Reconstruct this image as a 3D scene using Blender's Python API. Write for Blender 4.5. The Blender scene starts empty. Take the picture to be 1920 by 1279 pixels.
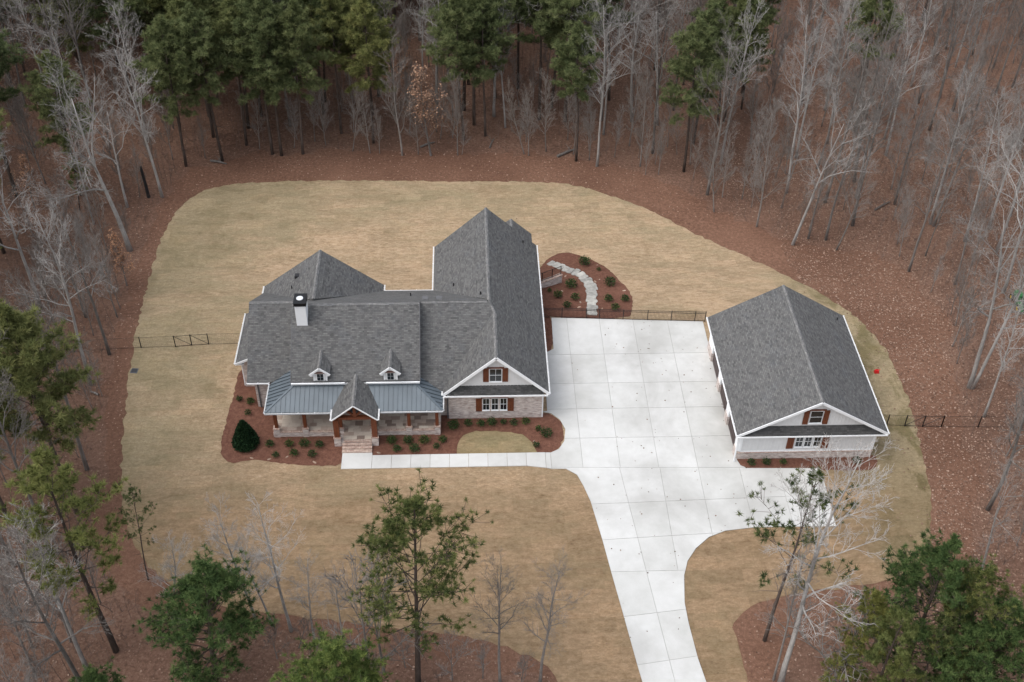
import bpy, math, random
from mathutils import Vector, Matrix, Quaternion
from mathutils.geometry import tessellate_polygon
R = math.radians
random.seed(7)
scene = bpy.context.scene
COL = scene.collection

# ---------------------------------------------------------------- camera
FPX, PITCH, ROLL, YAW, CAMH = 2200.0, R(41.0), R(1.0), R(2.7), 68.4      # focal length in photo pixels
_cp, _sp = math.cos(PITCH), math.sin(PITCH)
FW = Vector((math.sin(YAW)*_cp, math.cos(YAW)*_cp, -_sp))
_rt = Vector((math.cos(YAW), -math.sin(YAW), 0)); _up = _rt.cross(FW)
RT = _rt*math.cos(ROLL) + _up*math.sin(ROLL); UP = -_rt*math.sin(ROLL) + _up*math.cos(ROLL)
CAM = -FW*(CAMH/_sp)
cam = bpy.data.objects.new('camera', bpy.data.cameras.new('camera')); COL.objects.link(cam)
m = Matrix((RT, UP, -FW)).transposed().to_4x4(); m.translation = CAM
cam.matrix_world = m
cam.data.sensor_width = 36; cam.data.lens = 36*FPX/1920; cam.data.clip_end = 3000; cam.data.clip_start = 1
scene.camera = cam
# ---------------------------------------------------------------- sky, sun, exposure
SUN_EL, SUN_AZ = R(60), R(-108)          # azimuth from +Y towards +X: soft overcast light from the left
world = bpy.data.worlds.new('World'); scene.world = world; world.use_nodes = True
wn = world.node_tree.nodes; wl = world.node_tree.links
bg = wn['Background']; sky = wn.new('ShaderNodeTexSky'); sky.sky_type = 'NISHITA'; sky.sun_disc = False
sky.sun_elevation = SUN_EL; sky.sun_rotation = SUN_AZ; sky.dust_density = 3.0; sky.air_density = 1.2
hs = wn.new('ShaderNodeHueSaturation'); hs.inputs['Saturation'].default_value = 0.42
wl.new(sky.outputs[0], hs.inputs['Color']); wl.new(hs.outputs[0], bg.inputs['Color']); bg.inputs['Strength'].default_value = 0.14
sun = bpy.data.objects.new('sun', bpy.data.lights.new('sun', 'SUN')); COL.objects.link(sun)
sun.data.energy = 0.8; sun.data.angle = R(75); sun.data.color = (1, 0.96, 0.9)
sd = Vector((math.sin(SUN_AZ)*math.cos(SUN_EL), math.cos(SUN_AZ)*math.cos(SUN_EL), math.sin(SUN_EL)))
sun.rotation_euler = sd.to_track_quat('Z', 'Y').to_euler(); sun.location = (0, 0, 120)
vs = scene.view_settings; vs.view_transform = 'Standard'; vs.look = 'None'; vs.gamma = 1.0; vs.exposure = 0.91
scene.render.engine = 'CYCLES'
scene.cycles.max_bounces = 6; scene.cycles.diffuse_bounces = 3

# ---------------------------------------------------------------- photo pixels to points
KN = [(-900.0, 0.0), (3.3, 0.0), (14.0, -2.1), (30.0, -2.5), (900.0, -12.0)]      # ground height along the depth axis
def T(y):
    for (a, za), (b, zb) in zip(KN, KN[1:]):
        if y <= b: return za + (zb-za)*(y-a)/(b-a)
    return KN[-1][1]
def ray(x, y): return FW + RT*((x-960)/FPX) - UP*((y-639.5)/FPX)
def onz(x, y, z=0.0):
    d = ray(x, y); return CAM + d*((z-CAM.z)/d.z)
def ony(x, y, Y):
    d = ray(x, y); return CAM + d*((Y-CAM.y)/d.y)
def gp(x, y):
    p = onz(x, y)
    for _ in range(12): p = onz(x, y, T(p.y))
    return p
def proj(p):
    v = p - CAM; w = v.dot(FW); return 960+FPX*v.dot(RT)/w, 639.5-FPX*v.dot(UP)/w

# ---------------------------------------------------------------- mesh building
class MB:
    def __init__(s): s.v = []; s.f = []
    def face(s, pts):
        n = len(s.v); s.v += [tuple(p) for p in pts]; s.f.append(tuple(range(n, n+len(pts)))); return s
    def hexa(s, p):                       # 4 bottom points then 4 top points, counter-clockwise from above
        n = len(s.v); s.v += [tuple(q) for q in p]
        for f in ((3,2,1,0),(4,5,6,7),(0,1,5,4),(1,2,6,5),(2,3,7,6),(3,0,4,7)): s.f.append(tuple(n+i for i in f))
        return s
    def box(s, x0, x1, y0, y1, z0, z1):
        return s.hexa([(x0,y0,z0),(x1,y0,z0),(x1,y1,z0),(x0,y1,z0),(x0,y0,z1),(x1,y0,z1),(x1,y1,z1),(x0,y1,z1)])
    def prism(s, poly, off):              # polygon (any order) pushed along a vector
        off = Vector(off); P = [Vector(p) for p in poly]; n = len(P)
        nn = Vector((0,0,0))
        for i in range(n): nn += (P[i]-P[0]).cross(P[(i+1) % n]-P[0])
        if nn.dot(off) > 0: P.reverse()
        b = len(s.v); s.v += [tuple(p) for p in P] + [tuple(p+off) for p in P]
        s.f.append(tuple(range(b, b+n))); s.f.append(tuple(range(b+2*n-1, b+n-1, -1)))
        for i in range(n): j = (i+1) % n; s.f.append((b+i, b+n+i, b+n+j, b+j))
        return s
    def slab(s, poly, th=0.12): return s.prism(poly, (0, 0, -th))
    def beam(s, p, q, w, h, up=(0,0,1)):
        p = Vector(p); q = Vector(q); d = (q-p).normalized(); up = Vector(up)
        if abs(d.dot(up)) > 0.99: up = Vector((0,1,0))
        a = d.cross(up).normalized()*(w/2); b = a.cross(d).normalized()*(h/2)
        return s.hexa([p-a-b, p+a-b, q+a-b, q-a-b, p-a+b, p+a+b, q+a+b, q-a+b])
    def tube(s, pts, rad, n=6, cap=True):
        b = len(s.v); k = len(pts); P = [Vector(p) for p in pts]
        for i in range(k):
            d = (P[min(i+1, k-1)]-P[max(i-1, 0)]).normalized()
            a = d.cross(Vector((0.13, 0.97, 0.2)) if abs(d.y) < 0.9 else Vector((1, 0.1, 0))).normalized(); c = d.cross(a)
            for j in range(n):
                t = 2*math.pi*j/n; s.v.append(tuple(P[i] + (a*math.cos(t)+c*math.sin(t))*rad[i]))
        for i in range(k-1):
            for j in range(n):
                j2 = (j+1) % n; s.f.append((b+i*n+j, b+i*n+j2, b+(i+1)*n+j2, b+(i+1)*n+j))
        if cap:
            s.f.append(tuple(b+j for j in reversed(range(n)))); s.f.append(tuple(b+(k-1)*n+j for j in range(n)))
        return s
    def cyl(s, c, r, h, n=12): return s.tube([c, Vector(c)+Vector((0,0,h))], [r, r], n)
    def mesh(s, name, mat, org=(0,0,0), uv=True, smooth=False):
        o = Vector(org); me = bpy.data.meshes.new(name)
        me.from_pydata([(v[0]-o.x, v[1]-o.y, v[2]-o.z) for v in s.v], [], s.f)
        if uv:
            L = me.uv_layers.new(name='UVMap').data
            for p in me.polygons:
                n = p.normal
                u = Vector((0,0,1)).cross(n)
                u = Vector((1,0,0)) if u.length < 0.05 else u.normalized()
                w = n.cross(u)
                for li in p.loop_indices:
                    co = Vector(s.v[me.loops[li].vertex_index]); L[li].uv = (co.dot(u), co.dot(w))
        if smooth: me.polygons.foreach_set('use_smooth', [True]*len(me.polygons))
        me.materials.append(mat); return me
def link(name, data, parent=None, **props):
    o = bpy.data.objects.new(name, data); COL.objects.link(o)
    if parent: o.parent = parent
    for k, v in props.items(): o[k] = v
    return o
WORLD_POS = {}
def wpos(o):
    p = Vector((0,0,0))
    while o: p = p + o.location; o = o.parent
    return p
def part(name, mb, mat, parent, **kw):    # part of a thing; mesh points are given in world metres
    return link(name, mb.mesh(name, mat, wpos(parent), **kw), parent)
def thing(name, label, cat, loc, group=None):
    o = link(name, None, label=label, category=cat); o.location = loc; o.empty_display_size = 0.3
    if group: o['group'] = group
    return o
def solo(name, mb, mat, label, cat, loc, group=None, **kw):
    o = link(name, mb.mesh(name, mat, loc, **kw), label=label, category=cat); o.location = loc
    if group: o['group'] = group
    return o
def struct(name, mb, mat, **kw): return link(name, mb.mesh(name, mat, **kw), kind='structure')

# ---------------------------------------------------------------- materials
def mat(name, rough=0.9, metal=0.0, spec=0.3):
    m = bpy.data.materials.new(name); m.use_nodes = True
    b = m.node_tree.nodes['Principled BSDF']; b.inputs['Roughness'].default_value = rough; b.inputs['Metallic'].default_value = metal
    b.inputs['Specular IOR Level'].default_value = spec
    return m, m.node_tree.nodes, m.node_tree.links, b
def N(ns, t, **kw):
    n = ns.new('ShaderNode'+t)
    for k, v in kw.items():
        if k.startswith('_'): setattr(n, k[1:], v)
        else: n.inputs[k.replace('__', ' ')].default_value = v
    return n
def coords(ns, ls, uv=False, scale=(1,1,1), rot=0.0):
    tc = ns.new('ShaderNodeTexCoord'); mp = ns.new('ShaderNodeMapping'); mp.inputs['Scale'].default_value = scale; mp.inputs['Rotation'].default_value = (0,0,rot)
    ls.new(tc.outputs['UV' if uv else 'Object'], mp.inputs['Vector']); return mp.outputs[0]
def ramp(ns, ls, fac, stops, interp='LINEAR'):
    r = ns.new('ShaderNodeValToRGB'); e = r.color_ramp.elements; r.color_ramp.interpolation = interp
    while len(e) > 1: e.remove(e[-1])
    e[0].position = stops[0][0]; e[0].color = (*stops[0][1], 1)
    for p, c in stops[1:]: x = e.new(p); x.color = (*c, 1)
    ls.new(fac, r.inputs[0]); return r.outputs[0]
def noise(ns, ls, vec, scale, detail=4, rough=0.6, dist=0.0):
    n = N(ns, 'TexNoise', Scale=scale, Detail=detail, Roughness=rough, Distortion=dist); ls.new(vec, n.inputs['Vector']); return n.outputs['Fac']
def mix(ns, ls, fac, a, b, mode='MIX'):
    x = ns.new('ShaderNodeMix'); x.data_type = 'RGBA'; x.blend_type = mode
    for sock, v in ((x.inputs[0], fac), (x.inputs[6], a), (x.inputs[7], b)):
        if hasattr(v, 'links'): ls.new(v, sock)
        else: sock.default_value = v if isinstance(v, (int, float)) else (*v, 1)
    return x.outputs[2]
def math_(ns, ls, op, a, b=0.0, clamp=False):
    x = ns.new('ShaderNodeMath'); x.operation = op; x.use_clamp = clamp
    for sock, v in ((x.inputs[0], a), (x.inputs[1], b)):
        if hasattr(v, 'links'): ls.new(v, sock)
        else: sock.default_value = v
    return x.outputs[0]
def bump(ns, ls, b, h, strength=0.5, dist=0.03):
    n = N(ns, 'Bump', Strength=strength, Distance=dist); ls.new(h, n.inputs['Height']); ls.new(n.outputs[0], b.inputs['Normal'])
def plain(name, col, rough=0.7, metal=0.0, var=0.12, scale=3.0, spec=0.3):
    m, ns, ls, b = mat(name, rough, metal, spec); v = coords(ns, ls)
    f = noise(ns, ls, v, scale, 5)
    c = ramp(ns, ls, f, [(0.3, tuple(x*(1-var) for x in col)), (0.7, tuple(min(1, x*(1+var)) for x in col))])
    ls.new(c, b.inputs['Base Color']); return m
M = {}
def litter(name, dark, mid, light, spec_amt):
    m, ns, ls, b = mat(name, 0.95, 0, 0.1); v = coords(ns, ls)
    big = noise(ns, ls, v, 0.11, 5, 0.6); fine = noise(ns, ls, v, 3.2, 7, 0.82)
    c = ramp(ns, ls, fine, [(0.32, dark), (0.5, mid), (0.68, light)])
    c = mix(ns, ls, math_(ns, ls, 'MULTIPLY', ramp(ns, ls, big, [(0.35, (0,0,0)), (0.7, (1,1,1))]), 0.55), c, mid, 'MIX')
    vo = N(ns, 'TexVoronoi', Scale=6.0, Randomness=1.0); ls.new(v, vo.inputs['Vector'])
    sp = ramp(ns, ls, vo.outputs['Color'], [(0.72, (0,0,0)), (0.78, (1,1,1))])
    dd = ramp(ns, ls, vo.outputs['Distance'], [(0.2, (1,1,1)), (0.4, (0,0,0))])
    f = math_(ns, ls, 'MULTIPLY', math_(ns, ls, 'MULTIPLY', sp, dd), spec_amt)
    c = mix(ns, ls, f, c, tuple(min(1, x*1.2) for x in light))
    c = mix(ns, ls, 0.55, c, ramp(ns, ls, noise(ns, ls, v, 0.09, 5), [(0.36, (0.58,0.50,0.46)), (0.62, (1.08,1.04,1.0))]), 'MULTIPLY')
    ls.new(c, b.inputs['Base Color']); bump(ns, ls, b, fine, 0.9, 0.09); return m
M['forest'] = litter('forest_litter', (0.080,0.045,0.032), (0.168,0.100,0.072), (0.275,0.180,0.138), 0.5)
M['straw'] = litter('pine_straw', (0.088,0.046,0.031), (0.165,0.092,0.063), (0.258,0.158,0.115), 0.4)
M['mulch'] = litter('bed_mulch', (0.090,0.042,0.029), (0.150,0.073,0.052), (0.220,0.118,0.086), 0.3)

def lawn_mat(name='dormant_sod', green=0.0):
    m, ns, ls, b = mat(name, 0.95, 0, 0.1)
    v = coords(ns, ls); vx = coords(ns, ls, scale=(0.5, 1.0, 1.0), rot=R(-1))
    tan = ramp(ns, ls, noise(ns, ls, vx, 3.2, 6, 0.7), [(0.25, (0.25,0.175,0.112)), (0.5, (0.375,0.275,0.180)), (0.75, (0.49,0.375,0.262))])
    grn = ramp(ns, ls, noise(ns, ls, vx, 3.6, 6, 0.7), [(0.25, (0.215,0.175,0.105)), (0.55, (0.305,0.250,0.160)), (0.8, (0.39,0.325,0.215))])
    # sod rolls: each strip a little greener or paler than the next
    br = N(ns, 'TexBrick', Scale=1.0, Mortar__Size=0.012, Bias=0.0, Brick__Width=1.9, Row__Height=0.62); br.offset = 0.37
    br.inputs['Color1'].default_value = (0,0,0,1); br.inputs['Color2'].default_value = (1,1,1,1); br.inputs['Mortar'].default_value = (0.35,0.35,0.35,1)
    ls.new(coords(ns, ls, rot=R(-1.5)), br.inputs['Vector'])
    sx = ns.new('ShaderNodeSeparateXYZ'); ls.new(v, sx.inputs[0])
    left = ns.new('ShaderNodeMapRange'); left.inputs['From Min'].default_value = -19; left.inputs['From Max'].default_value = -36; ls.new(sx.outputs['X'], left.inputs['Value'])
    right = ns.new('ShaderNodeMapRange'); right.inputs['From Min'].default_value = 25; right.inputs['From Max'].default_value = 31; ls.new(sx.outputs['X'], right.inputs['Value'])
    back = ns.new('ShaderNodeMapRange'); back.inputs['From Min'].default_value = 16; back.inputs['From Max'].default_value = 26; ls.new(sx.outputs['Y'], back.inputs['Value'])
    e = math_(ns, ls, 'ADD', math_(ns, ls, 'MULTIPLY', left.outputs[0], 0.42), math_(ns, ls, 'MULTIPLY', right.outputs[0], 0.55))
    e = math_(ns, ls, 'ADD', e, math_(ns, ls, 'MULTIPLY', back.outputs[0], 0.22))
    big = noise(ns, ls, coords(ns, ls, scale=(0.5, 1, 1)), 0.16, 4, 0.65, 0.6)
    g = math_(ns, ls, 'ADD', math_(ns, ls, 'ADD', math_(ns, ls, 'MULTIPLY', big, 1.2), e), math_(ns, ls, 'MULTIPLY', br.outputs['Color'], 0.20))
    g = ramp(ns, ls, math_(ns, ls, 'SUBTRACT', g, 0.45-green), [(0.22, (0,0,0)), (0.62, (1,1,1))])
    c = mix(ns, ls, math_(ns, ls, 'MULTIPLY', g, 0.85), tan, grn)
    gp_ = ramp(ns, ls, noise(ns, ls, coords(ns, ls, scale=(1, 0.6, 1)), 0.35, 5, 0.7, 0.5), [(0.48, (0,0,0)), (0.58, (1,1,1))])
    c = mix(ns, ls, math_(ns, ls, 'MULTIPLY', math_(ns, ls, 'MULTIPLY', gp_, 0.75), math_(ns, ls, 'ADD', right.outputs[0], math_(ns, ls, 'MULTIPLY', left.outputs[0], 0.35), True)), c, (0.150,0.125,0.060))
    pt_ = noise(ns, ls, coords(ns, ls, scale=(0.45, 1, 1)), 0.42, 5, 0.75, 0.8)
    c = mix(ns, ls, 0.8, c, ramp(ns, ls, pt_, [(0.34, (0.78,0.77,0.72)), (0.5, (1,1,1)), (0.66, (1.10,1.07,1.03))]), 'MULTIPLY')
    # the front lawn is a browner, thinner sod
    fr = ns.new('ShaderNodeMapRange'); fr.inputs['From Min'].default_value = -12; fr.inputs['From Max'].default_value = -20; ls.new(sx.outputs['Y'], fr.inputs['Value'])
    c = mix(ns, ls, math_(ns, ls, 'MULTIPLY', fr.outputs[0], 0.8), c, mix(ns, ls, 1.0, c, (0.66,0.61,0.56), 'MULTIPLY'))
    c = mix(ns, ls, 0.5, c, ramp(ns, ls, noise(ns, ls, coords(ns, ls, scale=(0.7,1,1)), 8, 5, 0.9), [(0.34, (0.50,0.48,0.44)), (0.60, (1.14,1.14,1.14))]), 'MULTIPLY')
    b2 = N(ns, 'TexBrick', Scale=1.0, Mortar__Size=0.03, Mortar__Smooth=0.6, Bias=0.0, Brick__Width=2.7, Row__Height=1.24); b2.offset = 0.41
    b2.inputs['Color1'].default_value = (0.84,0.85,0.83,1); b2.inputs['Color2'].default_value = (1.07,1.06,1.05,1); b2.inputs['Mortar'].default_value = (0.86,0.84,0.80,1); ls.new(coords(ns, ls, rot=R(-1.5)), b2.inputs['Vector'])
    c = mix(ns, ls, 0.75, c, b2.outputs['Color'], 'MULTIPLY')
    seams = ramp(ns, ls, noise(ns, ls, coords(ns, ls, scale=(0.3, 1.0, 1.0)), 2.6, 4, 0.6), [(0.62, (0,0,0)), (0.72, (1,1,1))])
    c = mix(ns, ls, math_(ns, ls, 'MULTIPLY', seams, 0.35), c, (0.15,0.105,0.055))
    if green: c = mix(ns, ls, 0.75, c, (0.78,0.80,0.70), 'MULTIPLY')
    ls.new(c, b.inputs['Base Color']); bump(ns, ls, b, noise(ns, ls, vx, 9, 5, 0.8), 1.0, 0.07); return m
M['lawn'] = lawn_mat(); M['lawn_green'] = lawn_mat('greener_sod', 0.35)

def concrete_mat(name, base, stain):
    m, ns, ls, b = mat(name, 0.85, 0, 0.25); v = coords(ns, ls)
    tc = ns.new('ShaderNodeNewGeometry'); oi = ns.new('ShaderNodeObjectInfo')
    pos = tc.outputs['Position']
    big = noise(ns, ls, pos, 0.13, 5, 0.6, 0.4); med = noise(ns, ls, pos, 0.9, 5, 0.6); fine = noise(ns, ls, pos, 14, 4, 0.7)
    c = mix(ns, ls, ramp(ns, ls, big, [(0.42, (0,0,0)), (0.66, (1,1,1))]), base, stain)
    c = mix(ns, ls, 0.45, c, ramp(ns, ls, med, [(0.3, (0.80,0.80,0.78)), (0.65, (1,1,1))]), 'MULTIPLY')
    c = mix(ns, ls, 0.5, c, ramp(ns, ls, fine, [(0.3, (0.88,0.88,0.87)), (0.7, (1,1,1))]), 'MULTIPLY')
    c = mix(ns, ls, 1.0, c, ramp(ns, ls, oi.outputs['Random'], [(0.0, (0.90,0.90,0.89)), (1.0, (1.0,1.0,1.0))]), 'MULTIPLY')
    ls.new(c, b.inputs['Base Color']); bump(ns, ls, b, fine, 0.25, 0.01); return m
M['concrete'] = concrete_mat('broom_concrete', (0.59,0.59,0.578), (0.45,0.445,0.43))

def shingle_mat(name, tint):
    m, ns, ls, b = mat(name, 0.9, 0, 0.2); v = coords(ns, ls, uv=True)
    sx = ns.new('ShaderNodeSeparateXYZ'); ls.new(v, sx.inputs[0])
    def tabs(w, h, off):
        br = N(ns, 'TexBrick', Scale=1.0, Mortar__Size=0.010, Mortar__Smooth=0.2, Bias=0.0, Brick__Width=w, Row__Height=h); br.offset = off; br.offset_frequency = 2
        br.inputs['Color1'].default_value = (0,0,0,1); br.inputs['Color2'].default_value = (1,1,1,1); br.inputs['Mortar'].default_value = (0.0,0.0,0.0,1)
        ls.new(v, br.inputs['Vector']); return br
    a = tabs(0.33, 0.14, 0.43); a2 = tabs(0.21, 0.14, 0.31)
    t = math_(ns, ls, 'ADD', math_(ns, ls, 'MULTIPLY', a.outputs['Color'], 0.6), math_(ns, ls, 'MULTIPLY', a2.outputs['Color'], 0.4))
    k = tint
    c = ramp(ns, ls, t, [(0.0, (0.066*k,0.066*k,0.067*k)), (0.3, (0.096*k,0.096*k,0.097*k)), (0.6, (0.122*k,0.122*k,0.122*k)), (1.0, (0.160*k,0.159*k,0.157*k))])
    hue = ramp(ns, ls, noise(ns, ls, v, 0.55, 5, 0.7), [(0.35, (0.97,0.99,1.01)), (0.5, (1.03,1,0.96)), (0.6, (1.0,1.0,0.97)), (0.7, (1.05,0.98,0.95))])
    c = mix(ns, ls, 0.6, c, hue, 'MULTIPLY')
    pt = noise(ns, ls, coords(ns, ls, uv=True, scale=(1, 2.4, 1)), 3.2, 3, 0.7)
    c = mix(ns, ls, 0.8, c, ramp(ns, ls, pt, [(0.3, (0.88,0.88,0.88)), (0.7, (1.08,1.08,1.08))]), 'MULTIPLY')
    ls.new(c, b.inputs['Base Color']); bump(ns, ls, b, math_(ns, ls, 'ADD', t, math_(ns, ls, 'MULTIPLY', noise(ns, ls, v, 40, 2), 0.4)), 0.6, 0.02); return m
M['shingle'] = shingle_mat('architectural_shingles', 1.0)
M['shingle_pent'] = shingle_mat('pent_shingles', 0.62)
M['cap'] = shingle_mat('ridge_cap_shingles', 1.45)

def brick_mat(name, c1, c2, mortar, w=0.21, h=0.075, vary=1.0):
    m, ns, ls, b = mat(name, 0.9, 0, 0.2); v = coords(ns, ls, uv=True)
    br = N(ns, 'TexBrick', Scale=1.0, Mortar__Size=0.012, Mortar__Smooth=0.3, Bias=-0.1, Brick__Width=w, Row__Height=h); ls.new(v, br.inputs['Vector'])
    br.inputs['Color1'].default_value = (*c1, 1); br.inputs['Color2'].default_value = (*c2, 1); br.inputs['Mortar'].default_value = (*mortar, 1)
    wash = ramp(ns, ls, noise(ns, ls, v, 3.0, 5, 0.75), [(0.35, (0,0,0)), (0.65, (1,1,1))])
    c = mix(ns, ls, math_(ns, ls, 'MULTIPLY', wash, 0.5*vary), br.outputs['Color'], mortar)
    c = mix(ns, ls, 0.8, c, ramp(ns, ls, noise(ns, ls, coords(ns, ls, uv=True, scale=(0.45,1.6,1)), 4.5, 2, 0.5), [(0.32, (0.55,0.5,0.5)), (0.6, (1.05,1.05,1.05))]), 'MULTIPLY')
    ls.new(c, b.inputs['Base Color']); bump(ns, ls, b, br.outputs['Fac'], -0.6, 0.012); return m
M['brick'] = brick_mat('whitewashed_brick', (0.36,0.25,0.215), (0.58,0.51,0.47), (0.68,0.64,0.60))
M['step_brick'] = brick_mat('step_brick', (0.30,0.17,0.135), (0.52,0.40,0.33), (0.58,0.50,0.43), w=0.095, h=0.22, vary=0.6)
M['white'] = plain('white_trim_paint', (0.80,0.81,0.82), 0.5, var=0.03)
M['siding'] = plain('off_white_siding', (0.66,0.66,0.66), 0.6, var=0.04)
M['gutter_grey'] = plain('porch_gutter_paint', (0.42,0.44,0.46), 0.5, var=0.05)
M['soffit'] = plain('grey_beam_paint', (0.55,0.55,0.54), 0.6, var=0.05)
M['metal'] = plain('standing_seam_metal', (0.100,0.122,0.140), 0.45, 0.15, var=0.10, scale=0.9, spec=0.5)
M['seam'] = plain('seam_metal', (0.055,0.066,0.075), 0.5, 0.15)
M['black'] = plain('black_coated_metal', (0.012,0.012,0.013), 0.45, 0.2)
M['fence'] = plain('fence_black_metal', (0.020,0.017,0.016), 0.5, 0.2)
M['pipe'] = plain('dark_vent', (0.02,0.02,0.022), 0.6)
M['vent'] = plain('grey_box_vent', (0.10,0.10,0.105), 0.7)
M['door'] = plain('dark_garage_door', (0.055,0.035,0.033), 0.5)
M['steel'] = plain('stainless_cap', (0.82,0.82,0.82), 0.35, 0.6)
M['wire'] = plain('wire_mesh_black', (0.03,0.025,0.023), 0.6)
def glass_mat():
    m, ns, ls, b = mat('window_glass', 0.06, 0, 0.6); b.inputs['Base Color'].default_value = (0.012,0.016,0.020,1); return m
M['glass'] = glass_mat()
def wood_mat():
    m, ns, ls, b = mat('stained_cedar', 0.6, 0, 0.3)
    f = noise(ns, ls, coords(ns, ls, scale=(7, 7, 1.2)), 1.5, 5, 0.6)
    ls.new(ramp(ns, ls, f, [(0.3, (0.095,0.027,0.012)), (0.7, (0.19,0.062,0.027))]), b.inputs['Base Color']); return m
M['wood'] = wood_mat()
def tile_mat():
    m, ns, ls, b = mat('travertine_tile', 0.7, 0, 0.3); oi = ns.new('ShaderNodeObjectInfo')
    c = ramp(ns, ls, oi.outputs['Random'], [(0.0, (0.60,0.53,0.45)), (0.45, (0.54,0.46,0.39)), (0.7, (0.46,0.37,0.31)), (0.86, (0.38,0.29,0.24)), (0.93, (0.24,0.185,0.155)), (1.0, (0.29,0.22,0.18))])
    g = ns.new('ShaderNodeNewGeometry')
    c = mix(ns, ls, 0.6, c, ramp(ns, ls, noise(ns, ls, g.outputs['Position'], 4, 5), [(0.3, (0.8,0.78,0.76)), (0.7, (1.05,1.05,1.05))]), 'MULTIPLY')
    ls.new(c, b.inputs['Base Color']); return m
M['tile'] = tile_mat()
def stone_mat(name, a, c_):
    m, ns, ls, b = mat(name, 0.9, 0, 0.2); g = ns.new('ShaderNodeNewGeometry'); oi = ns.new('ShaderNodeObjectInfo')
    f = noise(ns, ls, g.outputs['Position'], 2.6, 6, 0.65)
    c = ramp(ns, ls, f, [(0.3, a), (0.7, c_)])
    c = mix(ns, ls, 1.0, c, ramp(ns, ls, oi.outputs['Random'], [(0, (0.66,0.66,0.66)), (1, (1.1,1.09,1.07))]), 'MULTIPLY')
    ls.new(c, b.inputs['Base Color']); bump(ns, ls, b, f, 0.6, 0.05); return m
M['stone'] = stone_mat('grey_step_stone', (0.27,0.265,0.245), (0.50,0.49,0.455))
M['rock'] = stone_mat('tan_rock', (0.26,0.17,0.12), (0.46,0.36,0.29))
def foliage_mat(name, stops, trans=0.0):
    m, ns, ls, b = mat(name, 0.75, 0, 0.15); g = ns.new('ShaderNodeNewGeometry'); oi = ns.new('ShaderNodeObjectInfo')
    c = ramp(ns, ls, g.outputs['Random Per Island'], stops)
    c = mix(ns, ls, 1.0, c, ramp(ns, ls, oi.outputs['Random'], [(0, (0.88,0.92,0.88)), (0.5, (1.08,1.06,1.0)), (1, (1.38,1.22,0.95))]), 'MULTIPLY')
    ls.new(c, b.inputs['Base Color'])
    if trans:
        tb = ns.new('ShaderNodeBsdfTranslucent'); ls.new(c, tb.inputs['Color']); mx = ns.new('ShaderNodeMixShader'); mx.inputs[0].default_value = trans
        ls.new(b.outputs[0], mx.inputs[1]); ls.new(tb.outputs[0], mx.inputs[2]); ls.new(mx.outputs[0], ns['Material Output'].inputs['Surface'])
    return m
M['needle'] = foliage_mat('pine_needles', [(0, (0.085,0.108,0.048)), (0.45, (0.140,0.168,0.075)), (0.8, (0.185,0.212,0.100)), (1, (0.24,0.262,0.13))], 0.4)
M['needle_y'] = foliage_mat('pine_needles_yellowish', [(0, (0.085,0.105,0.036)), (0.5, (0.155,0.176,0.058)), (1, (0.24,0.255,0.098))], 0.35)
M['needle_o'] = foliage_mat('pine_needles_open', [(0, (0.040,0.060,0.024)), (0.5, (0.082,0.108,0.040)), (1, (0.15,0.172,0.07))], 0.3)
M['needle_d'] = foliage_mat('pine_needles_deep', [(0, (0.040,0.070,0.026)), (0.5, (0.082,0.130,0.045)), (1, (0.145,0.20,0.072))], 0.3)
M['shrub'] = foliage_mat('shrub_leaves', [(0, (0.010,0.024,0.009)), (0.5, (0.026,0.052,0.016)), (1, (0.060,0.095,0.030))])
M['holly'] = foliage_mat('holly_leaves', [(0, (0.006,0.016,0.007)), (0.6, (0.012,0.034,0.013)), (1, (0.028,0.058,0.022))])
M['beech'] = foliage_mat('dry_beech_leaves', [(0, (0.20,0.10,0.065)), (0.5, (0.33,0.19,0.13)), (1, (0.46,0.29,0.20))])
M['leaf'] = foliage_mat('fallen_leaf', [(0, (0.09,0.05,0.036)), (0.4, (0.18,0.11,0.082)), (0.8, (0.26,0.17,0.132)), (1, (0.34,0.24,0.195))])
M['leaf_dark'] = foliage_mat('wet_leaf', [(0, (0.05,0.03,0.02)), (1, (0.16,0.10,0.07))])
def bark(name, a, c_):
    m, ns, ls, b = mat(name, 0.95, 0, 0.1); oi = ns.new('ShaderNodeObjectInfo')
    f = noise(ns, ls, coords(ns, ls, scale=(3, 3, 0.7)), 1.6, 5, 0.7)
    c = ramp(ns, ls, f, [(0.3, a), (0.7, c_)])
    c = mix(ns, ls, 1.0, c, ramp(ns, ls, oi.outputs['Random'], [(0, (0.72,0.70,0.68)), (1, (1.12,1.1,1.08))]), 'MULTIPLY')
    ls.new(c, b.inputs['Base Color']); return m
M['bark_pine'] = bark('pine_bark', (0.050,0.038,0.032), (0.125,0.10,0.088))
M['bark_grey'] = bark('grey_bark', (0.11,0.10,0.092), (0.25,0.232,0.218))
M['bark_pale'] = bark('pale_bark', (0.21,0.20,0.192), (0.42,0.408,0.392))
M['bark_sap'] = bark('sapling_bark', (0.16,0.142,0.13), (0.30,0.275,0.255))
M['bark_twig'] = bark('brown_twig_bark', (0.105,0.085,0.078), (0.21,0.178,0.165))
M['brush'] = bark('undergrowth_twig', (0.085,0.058,0.048), (0.19,0.145,0.125))
M['green'] = plain('green_tractor_paint', (0.022,0.13,0.035), 0.4, var=0.06)
M['yellow'] = plain('yellow_rim_paint', (0.62,0.42,0.03), 0.45, var=0.06)
M['rubber'] = plain('tyre_rubber', (0.016,0.015,0.014), 0.85)
M['red'] = plain('red_plastic', (0.55,0.015,0.018), 0.4, var=0.08)
M['drain'] = plain('drain_grey', (0.10,0.105,0.115), 0.7)

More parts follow.
